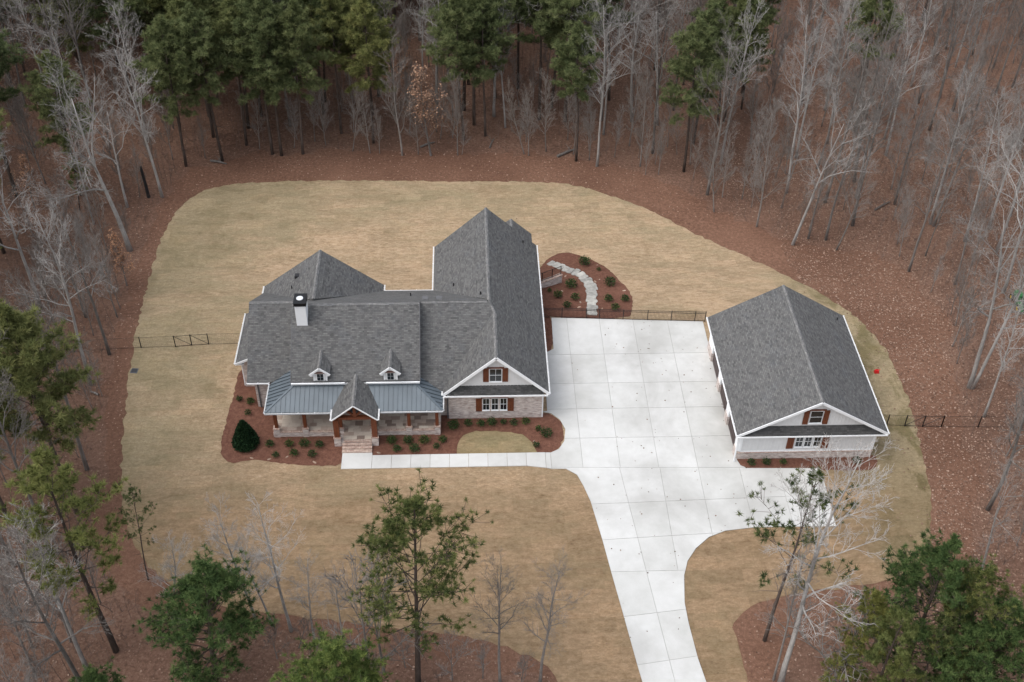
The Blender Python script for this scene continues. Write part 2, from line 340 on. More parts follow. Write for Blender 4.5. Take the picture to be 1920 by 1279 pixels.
# ---------------------------------------------------------------- ground sheets
def clip(poly, a, b, c):                   # keep a*x + b*y <= c
    out = []
    for i in range(len(poly)):
        p = poly[i]; q = poly[(i+1) % len(poly)]
        dp = a*p[0]+b*p[1]-c; dq = a*q[0]+b*q[1]-c
        if dp <= 0: out.append(p)
        if (dp < 0 < dq) or (dq < 0 < dp):
            t = dp/(dp-dq); out.append((p[0]+(q[0]-p[0])*t, p[1]+(q[1]-p[1])*t))
    return out
def sheet(poly, dz):
    mb = MB(); Y = [-1e4] + [k[0] for k in KN[1:-1]] + [1e4]
    tri = tessellate_polygon([[Vector((x, y, 0)) for x, y in poly]])
    for t in tri:
        P = [poly[i] for i in t]
        for a, b in zip(Y, Y[1:]):
            q = clip(clip(P, 0, -1, -a), 0, 1, b)
            if len(q) < 3: continue
            ar = sum(q[i][0]*q[(i+1) % len(q)][1]-q[(i+1) % len(q)][0]*q[i][1] for i in range(len(q)))
            if abs(ar) < 1e-7: continue
            if ar < 0: q.reverse()
            mb.face([(x, y, T(y)+dz) for x, y in q])
    return mb
def smooth(pts, it=2):
    for _ in range(it):
        o = []
        for i in range(len(pts)):
            p, q = pts[i], pts[(i+1) % len(pts)]
            o += [(0.75*p[0]+0.25*q[0], 0.75*p[1]+0.25*q[1]), (0.25*p[0]+0.75*q[0], 0.25*p[1]+0.75*q[1])]
        pts = o
    return pts
def ragged(pts, step=0.35, amp=0.06, seed=1):
    rg = random.Random(seed); o = []
    for i in range(len(pts)):
        p, q = pts[i], pts[(i+1) % len(pts)]; d = math.hypot(q[0]-p[0], q[1]-p[1]); n = max(1, int(d/step))
        for k in range(n): t = k/n; o.append((p[0]+(q[0]-p[0])*t+rg.uniform(-amp, amp), p[1]+(q[1]-p[1])*t+rg.uniform(-amp, amp)))
    return o
def px(pts): return [tuple(gp(*p)[:2]) for p in pts]
def inside(p, poly):
    x, y = p; c = False
    for i in range(len(poly)):
        (x1, y1), (x2, y2) = poly[i], poly[i-1]
        if (y1 > y) != (y2 > y) and x < (x2-x1)*(y-y1)/(y2-y1)+x1: c = not c
    return c

struct('ground', sheet([(-420,-160),(420,-160),(420,600),(-420,600)], 0.0), M['forest'])
CLEAR = px([(215,1120),(165,990),(195,860),(190,760),(205,660),(230,590),(250,480),(290,395),(350,318),(450,286),(700,284),(1000,286),(1200,312),(1330,388),(1480,452),(1600,470),(1690,500),(1770,590),(1800,760),(1830,900),(1840,1000),(1770,1075),(1690,1105),(1560,1150),(1480,1210),(1440,1330),(1420,1600),(1160,1600),(1080,1330),(1000,1270),(800,1215),(560,1180),(400,1165),(300,1140)])
straw = struct('pine_straw_ground', sheet(ragged(smooth(CLEAR, 2), 1.1, 0.9, 3), 0.012), M['straw'])
LAWN = px([(225,915),(228,860),(232,800),(238,740),(243,700),(250,650),(260,605),(275,540),(290,480),(310,430),(340,385),(380,357),(430,346),(500,341),(600,339),(720,339),(860,341),(1000,341),(1060,345),(1110,355),(1160,372),(1220,395),(1260,415),(1300,437),(1360,465),(1420,490),(1480,520),(1530,545),(1570,570),(1610,600),(1650,640),(1680,690),(1700,740),(1715,790),(1730,850),(1742,910),(1747,960),(1745,1010),(1730,1045),(1700,1080),(1660,1090),(1600,1100),(1540,1108),(1470,1115),(1430,1128),(1400,1140),(1380,1160),(1375,1185),(1385,1220),(1405,1279),(1440,1400),(1480,1600),(1110,1600),(1075,1330),(1050,1279),(1020,1245),(980,1225),(920,1205),(860,1190),(740,1178),(640,1165),(560,1158),(480,1150),(400,1132),(330,1105),(275,1060),(240,1000)])
LAWN = ragged(smooth(LAWN, 1), 0.45, 0.15, 5)
struct('lawn', sheet(LAWN, 0.03), M['lawn'])
BEDS = [
 [(448,690),(440,735),(425,790),(414,830),(414,856),(430,869),(460,866),(485,862),(520,868),(580,874),(644,874),(650,845),(650,810),(640,770),(500,740),(480,690)],
 [(694,845),(694,858),(722,861),(760,857),(860,856),(1020,853),(1040,848),(1054,832),(1058,808),(1050,790),(1032,777),(1015,774),(1000,765),(830,765),(700,780)],
 [(1005,560),(1020,592),(1033,594),(1036,620),(1037,652),(1031,662),(1022,665),(1000,660)],
 [(1010,505),(1020,492),(1040,478),(1060,473),(1085,479),(1110,487),(1135,500),(1155,520),(1175,540),(1187,560),(1185,580),(1180,600),(1020,597),(1005,580)],
 [(1384,850),(1381,866),(1388,877),(1402,881),(1545,882),(1625,884),(1648,872),(1640,850)]]
for i, bd in enumerate(BEDS):
    struct('mulch_bed', sheet(ragged(smooth(px(bd), 1), 0.3, 0.07, 20+i), 0.055), M['mulch'])
struct('lawn_island', sheet(ragged(smooth(px([(858,856),(857,838),(866,820),(884,810),(920,809),(960,812),(985,818),(1000,835),(1009,854)]), 1), 0.3, 0.05, 31), 0.075), M['lawn_green'])

# ---------------------------------------------------------------- driveway and walk of separate slabs
drive = thing_drive = link('driveway', None, kind='structure'); drive.location = (10, -8, 0)
DR_L = [(3.7,3.07),(3.62,-1.2),(2.75,-1.85),(2.6,-9.0),*[tuple(onz(*p)[:2]) for p in ((1016,773),(1033,776),(1050,788),(1060,806),(1058,828),(1048,843),(1030,851))],(2.6,-13.9),(2.6,-15.5),(3.7,-15.52),(4.54,-16.17),(4.95,-17.35),(5.37,-18.95),(5.93,-22.82),(6.3,-25.89),(6.81,-29.83),(7.27,-33.55),(8.6,-43),(9.6,-52)]
DR_R = [(14.0,-52),(12.9,-41),(11.71,-34.95),(11.44,-33.1),(11.24,-30.26),(11.21,-28.57),(11.53,-26.16),(11.98,-24.85),(12.78,-23.7),(13.91,-22.67),(15.25,-22.09),(17.51,-21.82),(23.7,-21.85),(23.85,-18.19),(23.85,-15.95),(18.1,-15.8),(17.6,-15.5),(17.42,-14.9),(17.42,2.25)]
DRIVE = DR_L + DR_R
def area(q): return 0.5*abs(sum(q[i][0]*q[(i+1) % len(q)][1]-q[(i+1) % len(q)][0]*q[i][1] for i in range(len(q))))
def line(p, q):                            # a*x+b*y=c through p,q; the kept side (<=) is to the left of p->q
    a, b = q[1]-p[1], -(q[0]-p[0]); l = math.hypot(a, b); a /= l; b /= l; return a, b, a*p[0]+b*p[1]
def cells(poly, lines, gap=0.014):
    out = []; rest = poly
    for a, b, c in lines:
        out.append(clip(rest, a, b, c-gap)); rest = clip(rest, -a, -b, -(c+gap))
        if len(rest) < 3: break
    else: out.append(rest)
    return [q for q in out if len(q) >= 3 and area(q) > 0.05]
def slab_piece(name, q, top, th, material, parent):
    rg = random.Random(int(q[0][0]*100)); dz = rg.uniform(-0.004, 0.004)
    inn = q
    mb = MB(); mb.prism([(x, y, top+dz) for x, y in inn], (0, 0, -th)); return part(name, mb, material, parent)
rowsL = [line((40,-2.0),(0,-2.0)), line((40,-5.7),(0,-5.7)), line((40,-8.8),(0,-8.8)), line((40,-12.2),(0,-12.2)), line((17.37,-15.71),(3.72,-15.39)),
         line((18.07,-18.89),(5.56,-19.24)), line((14.16,-22.33),(6.0,-22.74)), line((11.66,-25.71),(6.39,-25.71)), line((11.16,-29.12),(6.83,-29.62)), line((11.47,-32.96),(7.33,-33.54)), line((12.4,-37.3),(7.8,-38)), line((13,-42),(8.6,-42.6))]
rowsL = [(-a, -b, -c) for a, b, c in rowsL]
up_cols = [(1,0,5.07),(1,0,8.02),(1,0,11.07),(1,0,14.19)]
lo_cols = [(lambda l: (l))(line((7.95,-15.5),(9.63,-34.9))), (1,0,11.15), (1,0,14.2), (1,0,17.46), (1,0,20.5)]
lo_cols[0] = tuple(v*(1 if lo_cols[0][0] > 0 else -1) for v in lo_cols[0])
rest = DRIVE
rows_out = []
for i, (a, b, c) in enumerate(rowsL):      # peel the rows off from the back
    s = 1 if b < 0 else -1
    keep = clip(rest, s*a, s*b, s*c-0.014); rest = clip(rest, -s*a, -s*b, -(s*c)-0.014); rows_out.append(keep)
rows_out.append(rest)
for i, rw in enumerate(rows_out):
    for q in cells(rw, up_cols if i < 5 else (lo_cols if i < 8 else lo_cols[:1])):
        slab_piece('concrete_slab', q, 0.085, 0.12, M['concrete'], drive)
part('joint_base', MB().prism([(x, y, 0.058) for x, y in DRIVE], (0,0,-0.06)), plain('joint_grit', (0.32,0.31,0.29)), drive)
walk = link('front_walk', None, kind='structure'); walk.location = (-5, -14.4, 0)
W0, W1 = -13.72, -15.13
xs = [-14.02, -11.62] + [-10.08+1.53*i for i in range(9)]
for a, b in zip(xs, xs[1:]):
    slab_piece('concrete_slab', [(a+.012, W1), (b-.012, W1-(0.25 if b > 2 else 0)), (b-.012, W0+(0.0 if a > -13 else 0.28)), (a+.012, W0+(0.0 if a > -13 else 0.28))], 0.087, 0.1, M['concrete'], walk)
slab_piece('concrete_slab', [(2.174, -15.38), (2.58, -15.5), (2.58, -13.75), (2.174, -13.74)], 0.087, 0.1, M['concrete'], walk)

# ---------------------------------------------------------------- the house
house = thing('brick_house', 'large brick house with grey shingle roofs, white chimney and wooden front porch', 'house', (-10, -4, 0))
def planes_z(poly, f): return [(x, y, f(x, y)) for x, y in poly]
# roof planes, heights in metres
zl = lambda x, y: 3.2+0.742*(y+8.33)              # left block, front slope
zc = lambda x, y: 4.4+0.75*(y+9.68)               # raised centre, front slope
zr = lambda x, y: 3.08+0.75*(y+9.68)              # right block, front slope
zb = lambda x, y: 7.2-0.635*(y+2.94)              # shared back slope
zwr = lambda x, y: 3.2+0.917*(2.58-x)             # wing, right slope
zwl = lambda x, y: 3.2+0.917*(x+5.95)             # wing front part, left slope
zwb = lambda x, y: 7.52-0.917*(-2.13-x)           # wing rear part, left slope
zrl = lambda x, y: 3.2+0.75*(x+21.95)             # rear left wing
zrr = lambda x, y: 3.2+0.75*(-11.36-x)
yl, yc, yr = -2.94, -4.572, -3.66
def roofp(polys, name='roof', material='shingle', th=0.16):
    mb = MB()
    for p in polys: mb.slab(p, th)
    return part(name, mb, M[material], house)
def caps(r, p, q, w=0.30, parent=None, step=0.19):
    p = Vector(p); q = Vector(q); d = q-p; n = max(1, int(d.length/step)); side = d.normalized().cross(Vector((0,0,1))).normalized()*w/2
    mb = MB()
    for i in range(n):
        a = p+d*(i/n); b = p+d*((i+1.08)/n)
        z0 = Vector((0,0,0.035)); drop = Vector((0,0,-0.10))
        mb.face([a-side+drop+z0*0.6, a+z0*0.6, b+z0, b-side+drop+z0]); mb.face([a+z0*0.6, a+side+drop+z0*0.6, b+side+drop+z0, b+z0])
        mb.face([b-side+drop+z0, b+z0, b+side+drop+z0])
    o = part('ridge_cap', mb, M['cap'], r); return o
XL, XC0, XC1 = -21.85, -18.02, -7.79
r_left = roofp([planes_z([(XL,-8.33),(XC0+0.1,-8.33),(XC0+0.1,yl),(XL,yl)], zl)])
r_ctr = roofp([planes_z([(XC0,-9.68),(XC1,-9.68),(XC1,yc),(XC0,yc)], zc)], th=0.2)
r_right = roofp([planes_z([(XC1-0.1,-9.68),(-6.03,-9.68),(-1.69,-4.355),(-2.12,-3.75),(-2.3,yr),(XC1-0.1,yr)], zr)])
r_back = roofp([planes_z([(XL,yl),(XC0,yl),(XC0,yc),(XC1,yc),(XC1,yr),(-2.3,yr),(-2.15,-3.44),(-6.9,3.36),(XL,3.36)], lambda x, y: zb(x, y)-0.004)])
r_wing = roofp([planes_z([(2.58,-10.12),(2.58,9.9),(-2.13,9.9),(-2.13,-3.66),(-1.685,-4.36),(-1.685,-10.12)], zwr)])
r_wl = roofp([planes_z([(-5.95,-10.12),(-1.685,-10.12),(-1.685,-4.2),(-5.95,-9.3)], zwl)])
r_wb = roofp([planes_z([(-2.13,-3.3),(-2.13,9.9),(-6.92,9.9),(-6.92,3.2)], zwb)])
r_rear = roofp([planes_z([(-21.95,4.2),(-16.655,4.2),(-16.655,-2.6),(-21.95,2.4)], zrl), planes_z([(-11.36,4.2),(-11.36,3.1),(-16.655,-2.6),(-16.655,4.2)], zrr)])
# small roof over the left bay and the covered porch behind the wing
r_bay = roofp([[(-23.15,-5.86,3.02),(-21.35,-5.86,3.86),(-21.35,0.6,3.86),(-23.15,0.6,3.02)]])
r_lan = roofp([[(-2.6,9.8,3.0),(0.25,9.8,5.05),(0.25,11.6,5.05),(-2.6,11.6,3.0)], [(2.2,9.8,3.3),(2.2,11.6,3.3),(0.25,11.6,5.05),(0.25,9.8,5.05)]])
for r, p, q in ((r_left, (XL,yl,7.2), (XC0,yl,7.2)), (r_ctr, (XC0,yc,8.231), (XC1,yc,8.231)), (r_right, (XC1,yr,7.6), (-2.3,yr,7.6)), (r_wing, (-1.685,-10.1,7.11), (-1.685,-4.36,7.11)),
                (r_wing, (-1.685,-4.36,7.11), (-2.13,-3.66,7.53)), (r_wb, (-2.13,-3.66,7.53), (-2.13,9.88,7.53)), (r_rear, (-16.655,-2.5,7.17), (-16.655,4.18,7.17)), (r_lan, (0.25,9.9,5.06), (0.25,11.55,5.06))):
    caps(r, p, q)
# walls
def wallbox(name, x0, x1, y0, y1, z0, z1, m_='brick', parent=None): return part(name, MB().box(x0, x1, y0, y1, z0, z1), M[m_], parent or house)
wallbox('wall', -21.35, -17.9, -7.95, 3.0, -0.05, 3.18)
wallbox('wall', -17.9, -5.5, -9.3, 3.0, -0.06, 2.95)
w_front = wallbox('wall', -5.54, 2.08, -9.7, 9.5, -2.2, 3.05)
wallbox('wall', -21.5, -11.8, 2.9, 3.85, -1.2, 3.1)
wallbox('wall', -22.72, -21.3, -5.45, 0.2, -0.05, 2.95)
part('wall', MB().prism([(-21.33,-7.9,3.1),(-21.33,yl,7.0),(-21.33,2.9,3.15)], (0.2,0,0)), M['siding'], house)
part('wall', MB().prism([(XC0+0.25,-9.3,2.9),(XC0+0.25,-9.3,4.45),(XC0+0.25,yc,7.95),(XC0+0.25,0.5,4.6),(XC0+0.25,0.5,2.9)], (XC1-XC0-0.5,0,0)), M['siding'], house)
part('wall', MB().prism([(-11.9,4.0,3.0),(-16.655,4.0,6.7),(-21.4,4.0,3.0)], (0,-0.3,0)), M['siding'], house)
part('wall', MB().prism([(2.05,9.5,3.0),(-2.13,9.5,7.0),(-6.4,9.5,3.0)], (0,-0.3,0)), M['siding'], house)
# gable end of the wing: white boards and battens
gz = lambda x: (3.2+0.917*(x+5.95) if x < -1.685 else 3.2+0.917*(2.58-x)) - 0.19
gable = part('gable_wall', MB().prism([(-5.4,-9.66,2.9),(2.0,-9.66,2.9),(2.0,-9.66,gz(2.0)),(-1.685,-9.66,gz(-1.685)),(-5.4,-9.66,gz(-5.4))], (0,0.25,0)), M['siding'], house)
for i in range(25):
    x = -5.0+i*0.28
    if x > 1.7 or gz(x) < 4.0: continue
    if -2.75 < x < -0.75:
        if gz(x) > 5.75: part('batten', MB().box(x-.02, x+.02, -9.685, -9.655, 5.75, gz(x)), M['siding'], gable)
        part('batten', MB().box(x-.02, x+.02, -9.685, -9.655, 3.7, 4.05), M['siding'], gable)
    else: part('batten', MB().box(x-.02, x+.02, -9.685, -9.655, 3.7, gz(x)), M['siding'], gable)
part('pent_roof', MB().slab([(-5.55,-10.16,3.16),(2.2,-10.16,3.16),(1.45,-9.6,3.78),(-4.85,-9.6,3.78)], 0.1), M['shingle_pent'], house)
# rake boards, fascias, gutters
def rake(p, q, w=0.05, h=0.24, name='rake_board', m_='white'): return part(name, MB().beam(p, q, w, h), M[m_], house)
rake((-6.0,-10.15,3.08), (-1.685,-10.15,7.035)); rake((2.64,-10.15,3.08), (-1.685,-10.15,7.035))
part('fascia', MB().box(-5.9, 2.5, -10.24, -10.165, 2.93, 3.07), M['white'], house)
part('fascia', MB().box(-5.6, 2.2, -10.16, -9.66, 2.94, 3.03), M['white'], house)
def gutter(p, q, hang=True, out=(1,0,0), parent=None, m_='white'):
    p = Vector(p); q = Vector(q); g = part('gutter', MB().beam(p, q, 0.10, 0.10), M[m_], parent or house)
    if hang:
        d = q-p; n = max(2, int(d.length/1.2)); mb = MB(); o = Vector(out)
        for i in range(n+1): c = p+d*(i/n)+Vector((0,0,0.075)); mb.beam(c-o*0.075, c+o*0.075, 0.035, 0.02)
        part('hanger', mb, M['white'], g)['kind'] = 'stuff'
        mb = MB(); mb.beam(p+Vector((0,0,0.062)), q+Vector((0,0,0.062)), 0.05, 0.008); part('trough', mb, M['soffit'], g)
    return g
gutter((2.66,-10.1,3.1), (2.66,9.9,3.1)); gutter((-7.0,3.42,3.08), (-7.0,9.9,3.08)); gutter((-11.2,3.43,3.12), (-7.06,3.43,3.12), out=(0,1,0))
gutter((-11.28,3.5,3.1), (-11.28,4.2,3.1)); gutter((-22.03,2.6,3.1), (-22.03,4.2,3.1)); gutter((-23.22,-5.86,2.96), (-23.22,0.6,2.96)); gutter((-21.85,-8.42,3.1), (-20.05,-8.42,3.1), out=(0,1,0))
gutter((-6.03,-10.1,3.1), (-6.03,-9.75,3.1))
gutter((XC0,-9.77,4.28), (-13.75,-9.77,4.28), False); gutter((-12.05,-9.77,4.28), (XC1,-9.77,4.28), False)
part('fascia', MB().box(XC0, XC1, -9.69, -9.64, 4.05, 4.24), M['white'], house)
rake((-21.80,-8.30,2.93), (-21.80,yl,6.93), h=0.18); rake((-21.80,3.3,2.98), (-21.80,yl,6.93), h=0.18)
rake((XC0-0.03,-9.68,4.3), (XC0-0.03,yc,8.12), h=0.2, m_='vent'); rake((XC1+0.03,-9.68,4.3), (XC1+0.03,yc,8.12), h=0.2, m_='vent')
rake((-23.18,-5.9,2.94), (-21.4,-5.9,3.77), h=0.2); part('fascia', MB().box(-23.1, -22.5, -5.85, -5.5, 2.82, 2.9), M['white'], house)
def downspout(x, y, z1, m_='white', z0=0.08): part('downspout', MB().box(x-.05, x+.05, y-.05, y+.05, z0, z1), M[m_], house)
downspout(2.14, -9.66, 3.0); downspout(-21.1, -8.0, 3.1, 'vent'); downspout(-5.62, -10.0+.36, 3.0, 'vent')
downspout(-22.78, -5.3, 2.9)
# windows
def window(x0, x1, z0, z1, y, parent, cols=2, rows=2, fw=0.034, sill=True, out=-1):
    w = part('window', MB().box(x0, x1, y-.03, y+.03, z0, z0+fw).box(x0, x1, y-.03, y+.03, z1-fw, z1).box(x0, x0+fw, y-.03, y+.03, z0+fw, z1-fw).box(x1-fw, x1, y-.03, y+.03, z0+fw, z1-fw), M['white'], parent)
    iw = (x1-x0-2*fw)/cols; ih = (z1-z0-2*fw)/rows
    for i in range(cols):
        for j in range(rows):
            part('pane', MB().box(x0+fw+i*iw+.004, x0+fw+(i+1)*iw-.004, y-.005, y+.02, z0+fw+j*ih+.006, z0+fw+(j+1)*ih-.006), M['glass'], w)
    mb = MB()
    for i in range(1, cols): mb.box(x0+fw+i*iw-.010, x0+fw+i*iw+.010, y-.022, y+.005, z0+fw, z1-fw)
    for j in range(1, rows): mb.box(x0+fw, x1-fw, y-.026, y+.004, z0+fw+j*ih-.016, z0+fw+j*ih+.016)
    part('muntin', mb, M['white'], w)
    if sill: part('sill', MB().box(x0-.04, x1+.04, y-.09, y+.0, z0-.07, z0-.003), M['white'], w)
    return w
def shutter(x0, x1, z0, z1, y, parent):
    s = part('shutter', MB().box(x0, x1, y-.02, y+.02, z0, z1), M['wood'], parent); n = max(2, round((x1-x0)/0.13)); w = (x1-x0)/n
    for i in range(n): part('plank', MB().box(x0+i*w+.008, x0+(i+1)*w-.008, y-.045, y-.021, z0+.01, z1-.01), M['wood'], s)
    for z in (z0+(z1-z0)*.2, z0+(z1-z0)*.8): part('batten', MB().box(x0+.02, x1-.02, y-.07, y-.046, z-.05, z+.05), M['wood'], s)
def head(x0, x1, z, y, parent=house, h=0.12): part('window_header', MB().box(x0, x1, y-.08, y, z, z+h), M['wood'], parent)
window(-2.22, -1.22, 4.17, 5.55, -9.70, house); shutter(-2.72, -2.27, 4.13, 5.57, -9.69, house); shutter(-1.17, -0.72, 4.13, 5.57, -9.69, house); head(-2.4, -1.05, 5.57, -9.665, house)
for a, b in ((-2.77,-2.2),(-2.05,-1.48),(-1.35,-0.78)): window(a, b, 1.02, 2.34, -9.735, house)
mb = MB()
for a, b in ((-2.195,-2.055),(-1.475,-1.355)): mb.box(a, b, -9.73, -9.70, 0.95, 2.36)
part('mullion', mb, M['brick'], house)
shutter(-3.32, -2.83, 0.88, 2.3, -9.725, house); shutter(-0.72, -0.22, 0.88, 2.3, -9.725, house); head(-2.9, -0.66, 2.37, -9.70, house)
part('sill', MB().box(-2.85, -0.7, -9.79, -9.702, 0.86, 0.945), M['step_brick'], house)
# chimney
ch = part('chimney', MB().box(-17.62, -16.76, -6.0, -4.85, 6.4, 9.2), M['white'], house)
part('chimney_cap', MB().box(-17.7, -16.68, -6.08, -4.77, 9.2, 9.28).box(-17.66, -16.72, -6.04, -4.81, 9.28, 9.44).box(-17.7, -16.68, -6.08, -4.77, 9.44, 9.5), M['black'], ch)
part('flue', MB().cyl((-17.22, -5.42, 9.5), 0.27, 0.05, 20), M['steel'], ch)
part('flashing', MB().box(-17.68, -16.70, -6.06, -4.8, 6.9, 7.06), M['vent'], ch)
# dormers
def dormer(xc):
    b0, b1, e = xc-0.54, xc+0.54, 5.28; yb = -9.68+(5.97-4.4)/0.75+0.15
    d = part('dormer', MB().prism([(b0,-9.6,4.38),(b1,-9.6,4.38),(b1,-9.6,e),(xc,-9.6,5.82),(b0,-9.6,e)], (0, 2.2, 0)), M['siding'], house)
    for s in (-1, 1):
        mb = MB(); sl = 0.86
        mb.slab([(xc, -9.8, 5.97), (xc+s*0.79, -9.8, 5.97-0.79*sl), (xc+s*0.79, -9.68+(5.97-0.79*sl-4.4)/0.75+0.1, 5.97-0.79*sl), (xc, yb, 5.97)], 0.09)
        part('roof', mb, M['shingle'], d)
        part('rake_board', MB().beam((xc+s*0.81, -9.83, 5.22), (xc-s*0.0, -9.83, 5.90), 0.05, 0.17), M['white'], d)
        part('eave_return', MB().box(xc+s*0.66-0.1, xc+s*0.66+0.1, -9.8, -9.62, 5.08, 5.22), M['white'], d)
        part('corner_board', MB().box(xc+s*0.5-.05, xc+s*0.5+.05, -9.62, -9.585, 4.4, 5.2), M['white'], d)
    part('header', MB().box(xc-0.48, xc+0.48, -9.68, -9.6, 5.26, 5.36), M['wood'], d)
    caps_o = MB()
    n = 11
    for i in range(n):
        a = -9.8+(yb+9.8)*i/n; bb = -9.8+(yb+9.8)*(i+1.05)/n
        for s in (-1, 1): caps_o.face([(xc, a, 5.985), (xc+s*0.13, a, 5.89), (xc+s*0.13, bb, 5.905), (xc, bb, 6.0)][::s])
    part('ridge_cap', caps_o, M['cap'], d)
    w = part('window', MB().box(xc-.3, xc+.3, -9.63, -9.6, 4.45, 5.22), M['white'], d)
    return d
for xc in (-15.66, -10.09):
    d = dormer(xc)
    for i in (0, 1):
        for j in (0, 1): part('pane', MB().box(xc-.25+i*.26, xc-.01+i*.26, -9.645, -9.631, 4.49+j*.36, 4.82+j*.36), M['glass'], d)
# vents and pipes on the roofs
def pipe(x, y, zf, h=0.3): part('vent_pipe', MB().cyl((x, y, zf(x, y)-0.05), 0.055, h+.05, 8), M['pipe'], house)
pipe(-18.95, 0.99, zrl); pipe(-8.74, -0.24, zb); pipe(-5.09, 1.92, zwb); pipe(-2.8, -1.93, zwb); pipe(1.26, 8.7, zwr, 0.25)
def boxvent(x, y, z, s=0.2): part('box_vent', MB().box(x-s, x+s, y-s*0.9, y+s*0.9, z-0.1, z+0.12).box(x-s-.04, x+s+.04, y-s-.02, y+s+.02, z+0.12, z+0.15), M['vent'], house)
boxvent(-7.4, -2.45, zb(0, -2.45)); boxvent(-6.25, -2.45, zb(0, -2.45))
part('box_vent', MB().box(-18.8, -18.3, 2.15, 2.6, 5.35, 5.85), M['pipe'], house)
# ---- front porch
XP0, XP1, YP, ZE = -20.02, -5.96, -11.78, 3.06
pf = part('porch_base', MB().box(-19.67, -6.2, -11.48, -9.2, -0.05, 0.5).box(-14.3, -11.4, -12.62, -11.4, -0.055, 0.495), M['brick'], house)
part('brick_edge', MB().box(-19.68, -14.31, -11.5, -11.27, 0.5, 0.565).box(-11.39, -6.19, -11.5, -11.27, 0.5, 0.565).box(-13.95, -11.7, -12.66, -12.40, 0.495, 0.565), M['step_brick'], pf)
rg = random.Random(4)
def tiles(x0, x1, y0, y1):
    y = y0
    while y < y1-0.05:
        h = min(rg.choice((0.3, 0.42, 0.42, 0.55)), y1-y); x = x0 - rg.uniform(0, .3)
        if y1-y-h < 0.15: h = y1-y
        while x < x1-0.05:
            w = rg.choice((0.42, 0.55, 0.62, 0.75, 0.9)); a = max(x, x0); b = min(x+w, x1)
            if x1-b < 0.2: b = x1
            part('tile', MB().box(a+.006, b-.006, y+.006, y+h-.006, 0.5, 0.552+rg.uniform(0, .004)), M['tile'], pf); x = b
        y += h
tiles(-19.66, -14.0, -11.26, -9.5); tiles(-11.66, -6.22, -11.26, -9.5); tiles(-13.98, -11.68, -12.39, -9.5)
steps = part('front_steps', MB().box(-14.05, -11.67, -13.44, -12.63, -0.05, 0.13), M['step_brick'], house)
part('step', MB().box(-14.05, -11.67, -13.44, -13.17, 0.13, 0.19), M['step_brick'], steps)
part('step', MB().box(-14.045, -11.675, -13.16, -12.91, 0.13, 0.33), M['step_brick'], steps)
part('step', MB().box(-14.04, -11.68, -12.90, -12.665, 0.13, 0.46), M['step_brick'], steps)
# metal roof: pans and standing seams
pr = part('porch_roof', MB().slab([(XP0,YP,ZE),(XP1,YP,ZE),(XP1-2.4,YP+2.4,ZE+1.008),(XP0+2.4,YP+2.4,ZE+1.008)], 0.1)
          .slab([(XP0,YP,ZE-.003),(XP0+2.4,YP+2.4,ZE+1.005),(XP0+2.4,-7.0,ZE+1.005),(XP0,-8.5,ZE-.003)], 0.1)
          .slab([(XP1,YP,ZE-.003),(XP1,-9.75,ZE-.003),(XP1-2.4,-8.2,ZE+1.005),(XP1-2.4,YP+2.4,ZE+1.005)], 0.1), M['metal'], house)
S = 0.42
x = XP0+0.1
while x < XP1-0.1:
    run = min(2.42, x-XP0, XP1-x); x2 = min(x+0.37, XP1-0.02); run2 = min(2.42, x2-XP0, XP1-x2)
    if -14.0 < x < -11.75: x += 0.37; continue
    part('metal_panel', MB().slab([(x+.02,YP,ZE+.012),(x2-.02,YP,ZE+.012),(x2-.02,YP+max(run2-.03,.02),ZE+S*max(run2-.03,.02)+.012),(x+.02,YP+max(run-.03,.02),ZE+S*max(run-.03,.02)+.012)], 0.011), M['metal'], pr)
    part('seam', MB().beam((x,YP,ZE+.03), (x,YP+max(run-.03,.05),ZE+S*max(run-.03,.05)+.03), 0.035, 0.06), M['metal'], pr)
    x += 0.37
for sx, X0 in ((1, XP0), (-1, XP1)):
    y = YP+0.35
    while y < (-7.3 if sx > 0 else -8.6):
        lo = 0.02
        yend = -8.5 if sx > 0 else -9.75
        if y > yend: lo = (y-yend)/(1.5/2.4)
        hi = min(2.0, y-YP)
        if hi-lo > 0.1:
            part('seam', MB().beam((X0+sx*lo, y, ZE+S*lo+.03), (X0+sx*hi, y, ZE+S*hi+.03), 0.03, 0.05), M['seam'], pr)
        y += 0.40
part('hip_cap', MB().beam((XP0,YP,ZE+.035), (XP0+2.35,YP+2.35,ZE+.987+.035), 0.16, 0.04), M['metal'], pr)
part('hip_cap', MB().beam((XP1,YP,ZE+.035), (XP1-2.35,YP+2.35,ZE+.987+.035), 0.16, 0.04), M['metal'], pr)
gutter((XP0,YP-.07,2.98), (-14.75,YP-.07,2.98), out=(0,1,0), m_='gutter_grey'); gutter((-11.0,YP-.07,2.98), (XP1,YP-.07,2.98), out=(0,1,0), m_='gutter_grey')
gutter((XP0-.05,YP,2.98), (XP0-.05,-8.5,2.98), m_='gutter_grey'); gutter((XP1+.05,YP,2.98), (XP1+.05,-10.3,2.98), m_='gutter_grey')
part('porch_beam', MB().box(-19.5, -14.35, -11.42, -11.18, 2.58, 2.93).box(-11.35, -6.3, -11.42, -11.18, 2.58, 2.93), M['soffit'], house)
part('porch_ceiling', MB().box(-19.6, -6.25, -11.7, -9.3, 2.93, 2.955), M['white'], house)
def pier(x, y, w=0.5, top=0.95, post=None, ptop=2.6, pw=0.26):
    p = part('pier', MB().box(x-w/2, x+w/2, y-w/2, y+w/2, -0.05, top), M['brick'], house)
    part('pier_cap', MB().box(x-w/2-.04, x+w/2+.04, y-w/2-.04, y+w/2+.04, top, top+.07), M['step_brick'], p)
    if post: part('post', MB().box(x-pw/2, x+pw/2, y-pw/2, y+pw/2, top+.07, ptop), M['wood'], house)
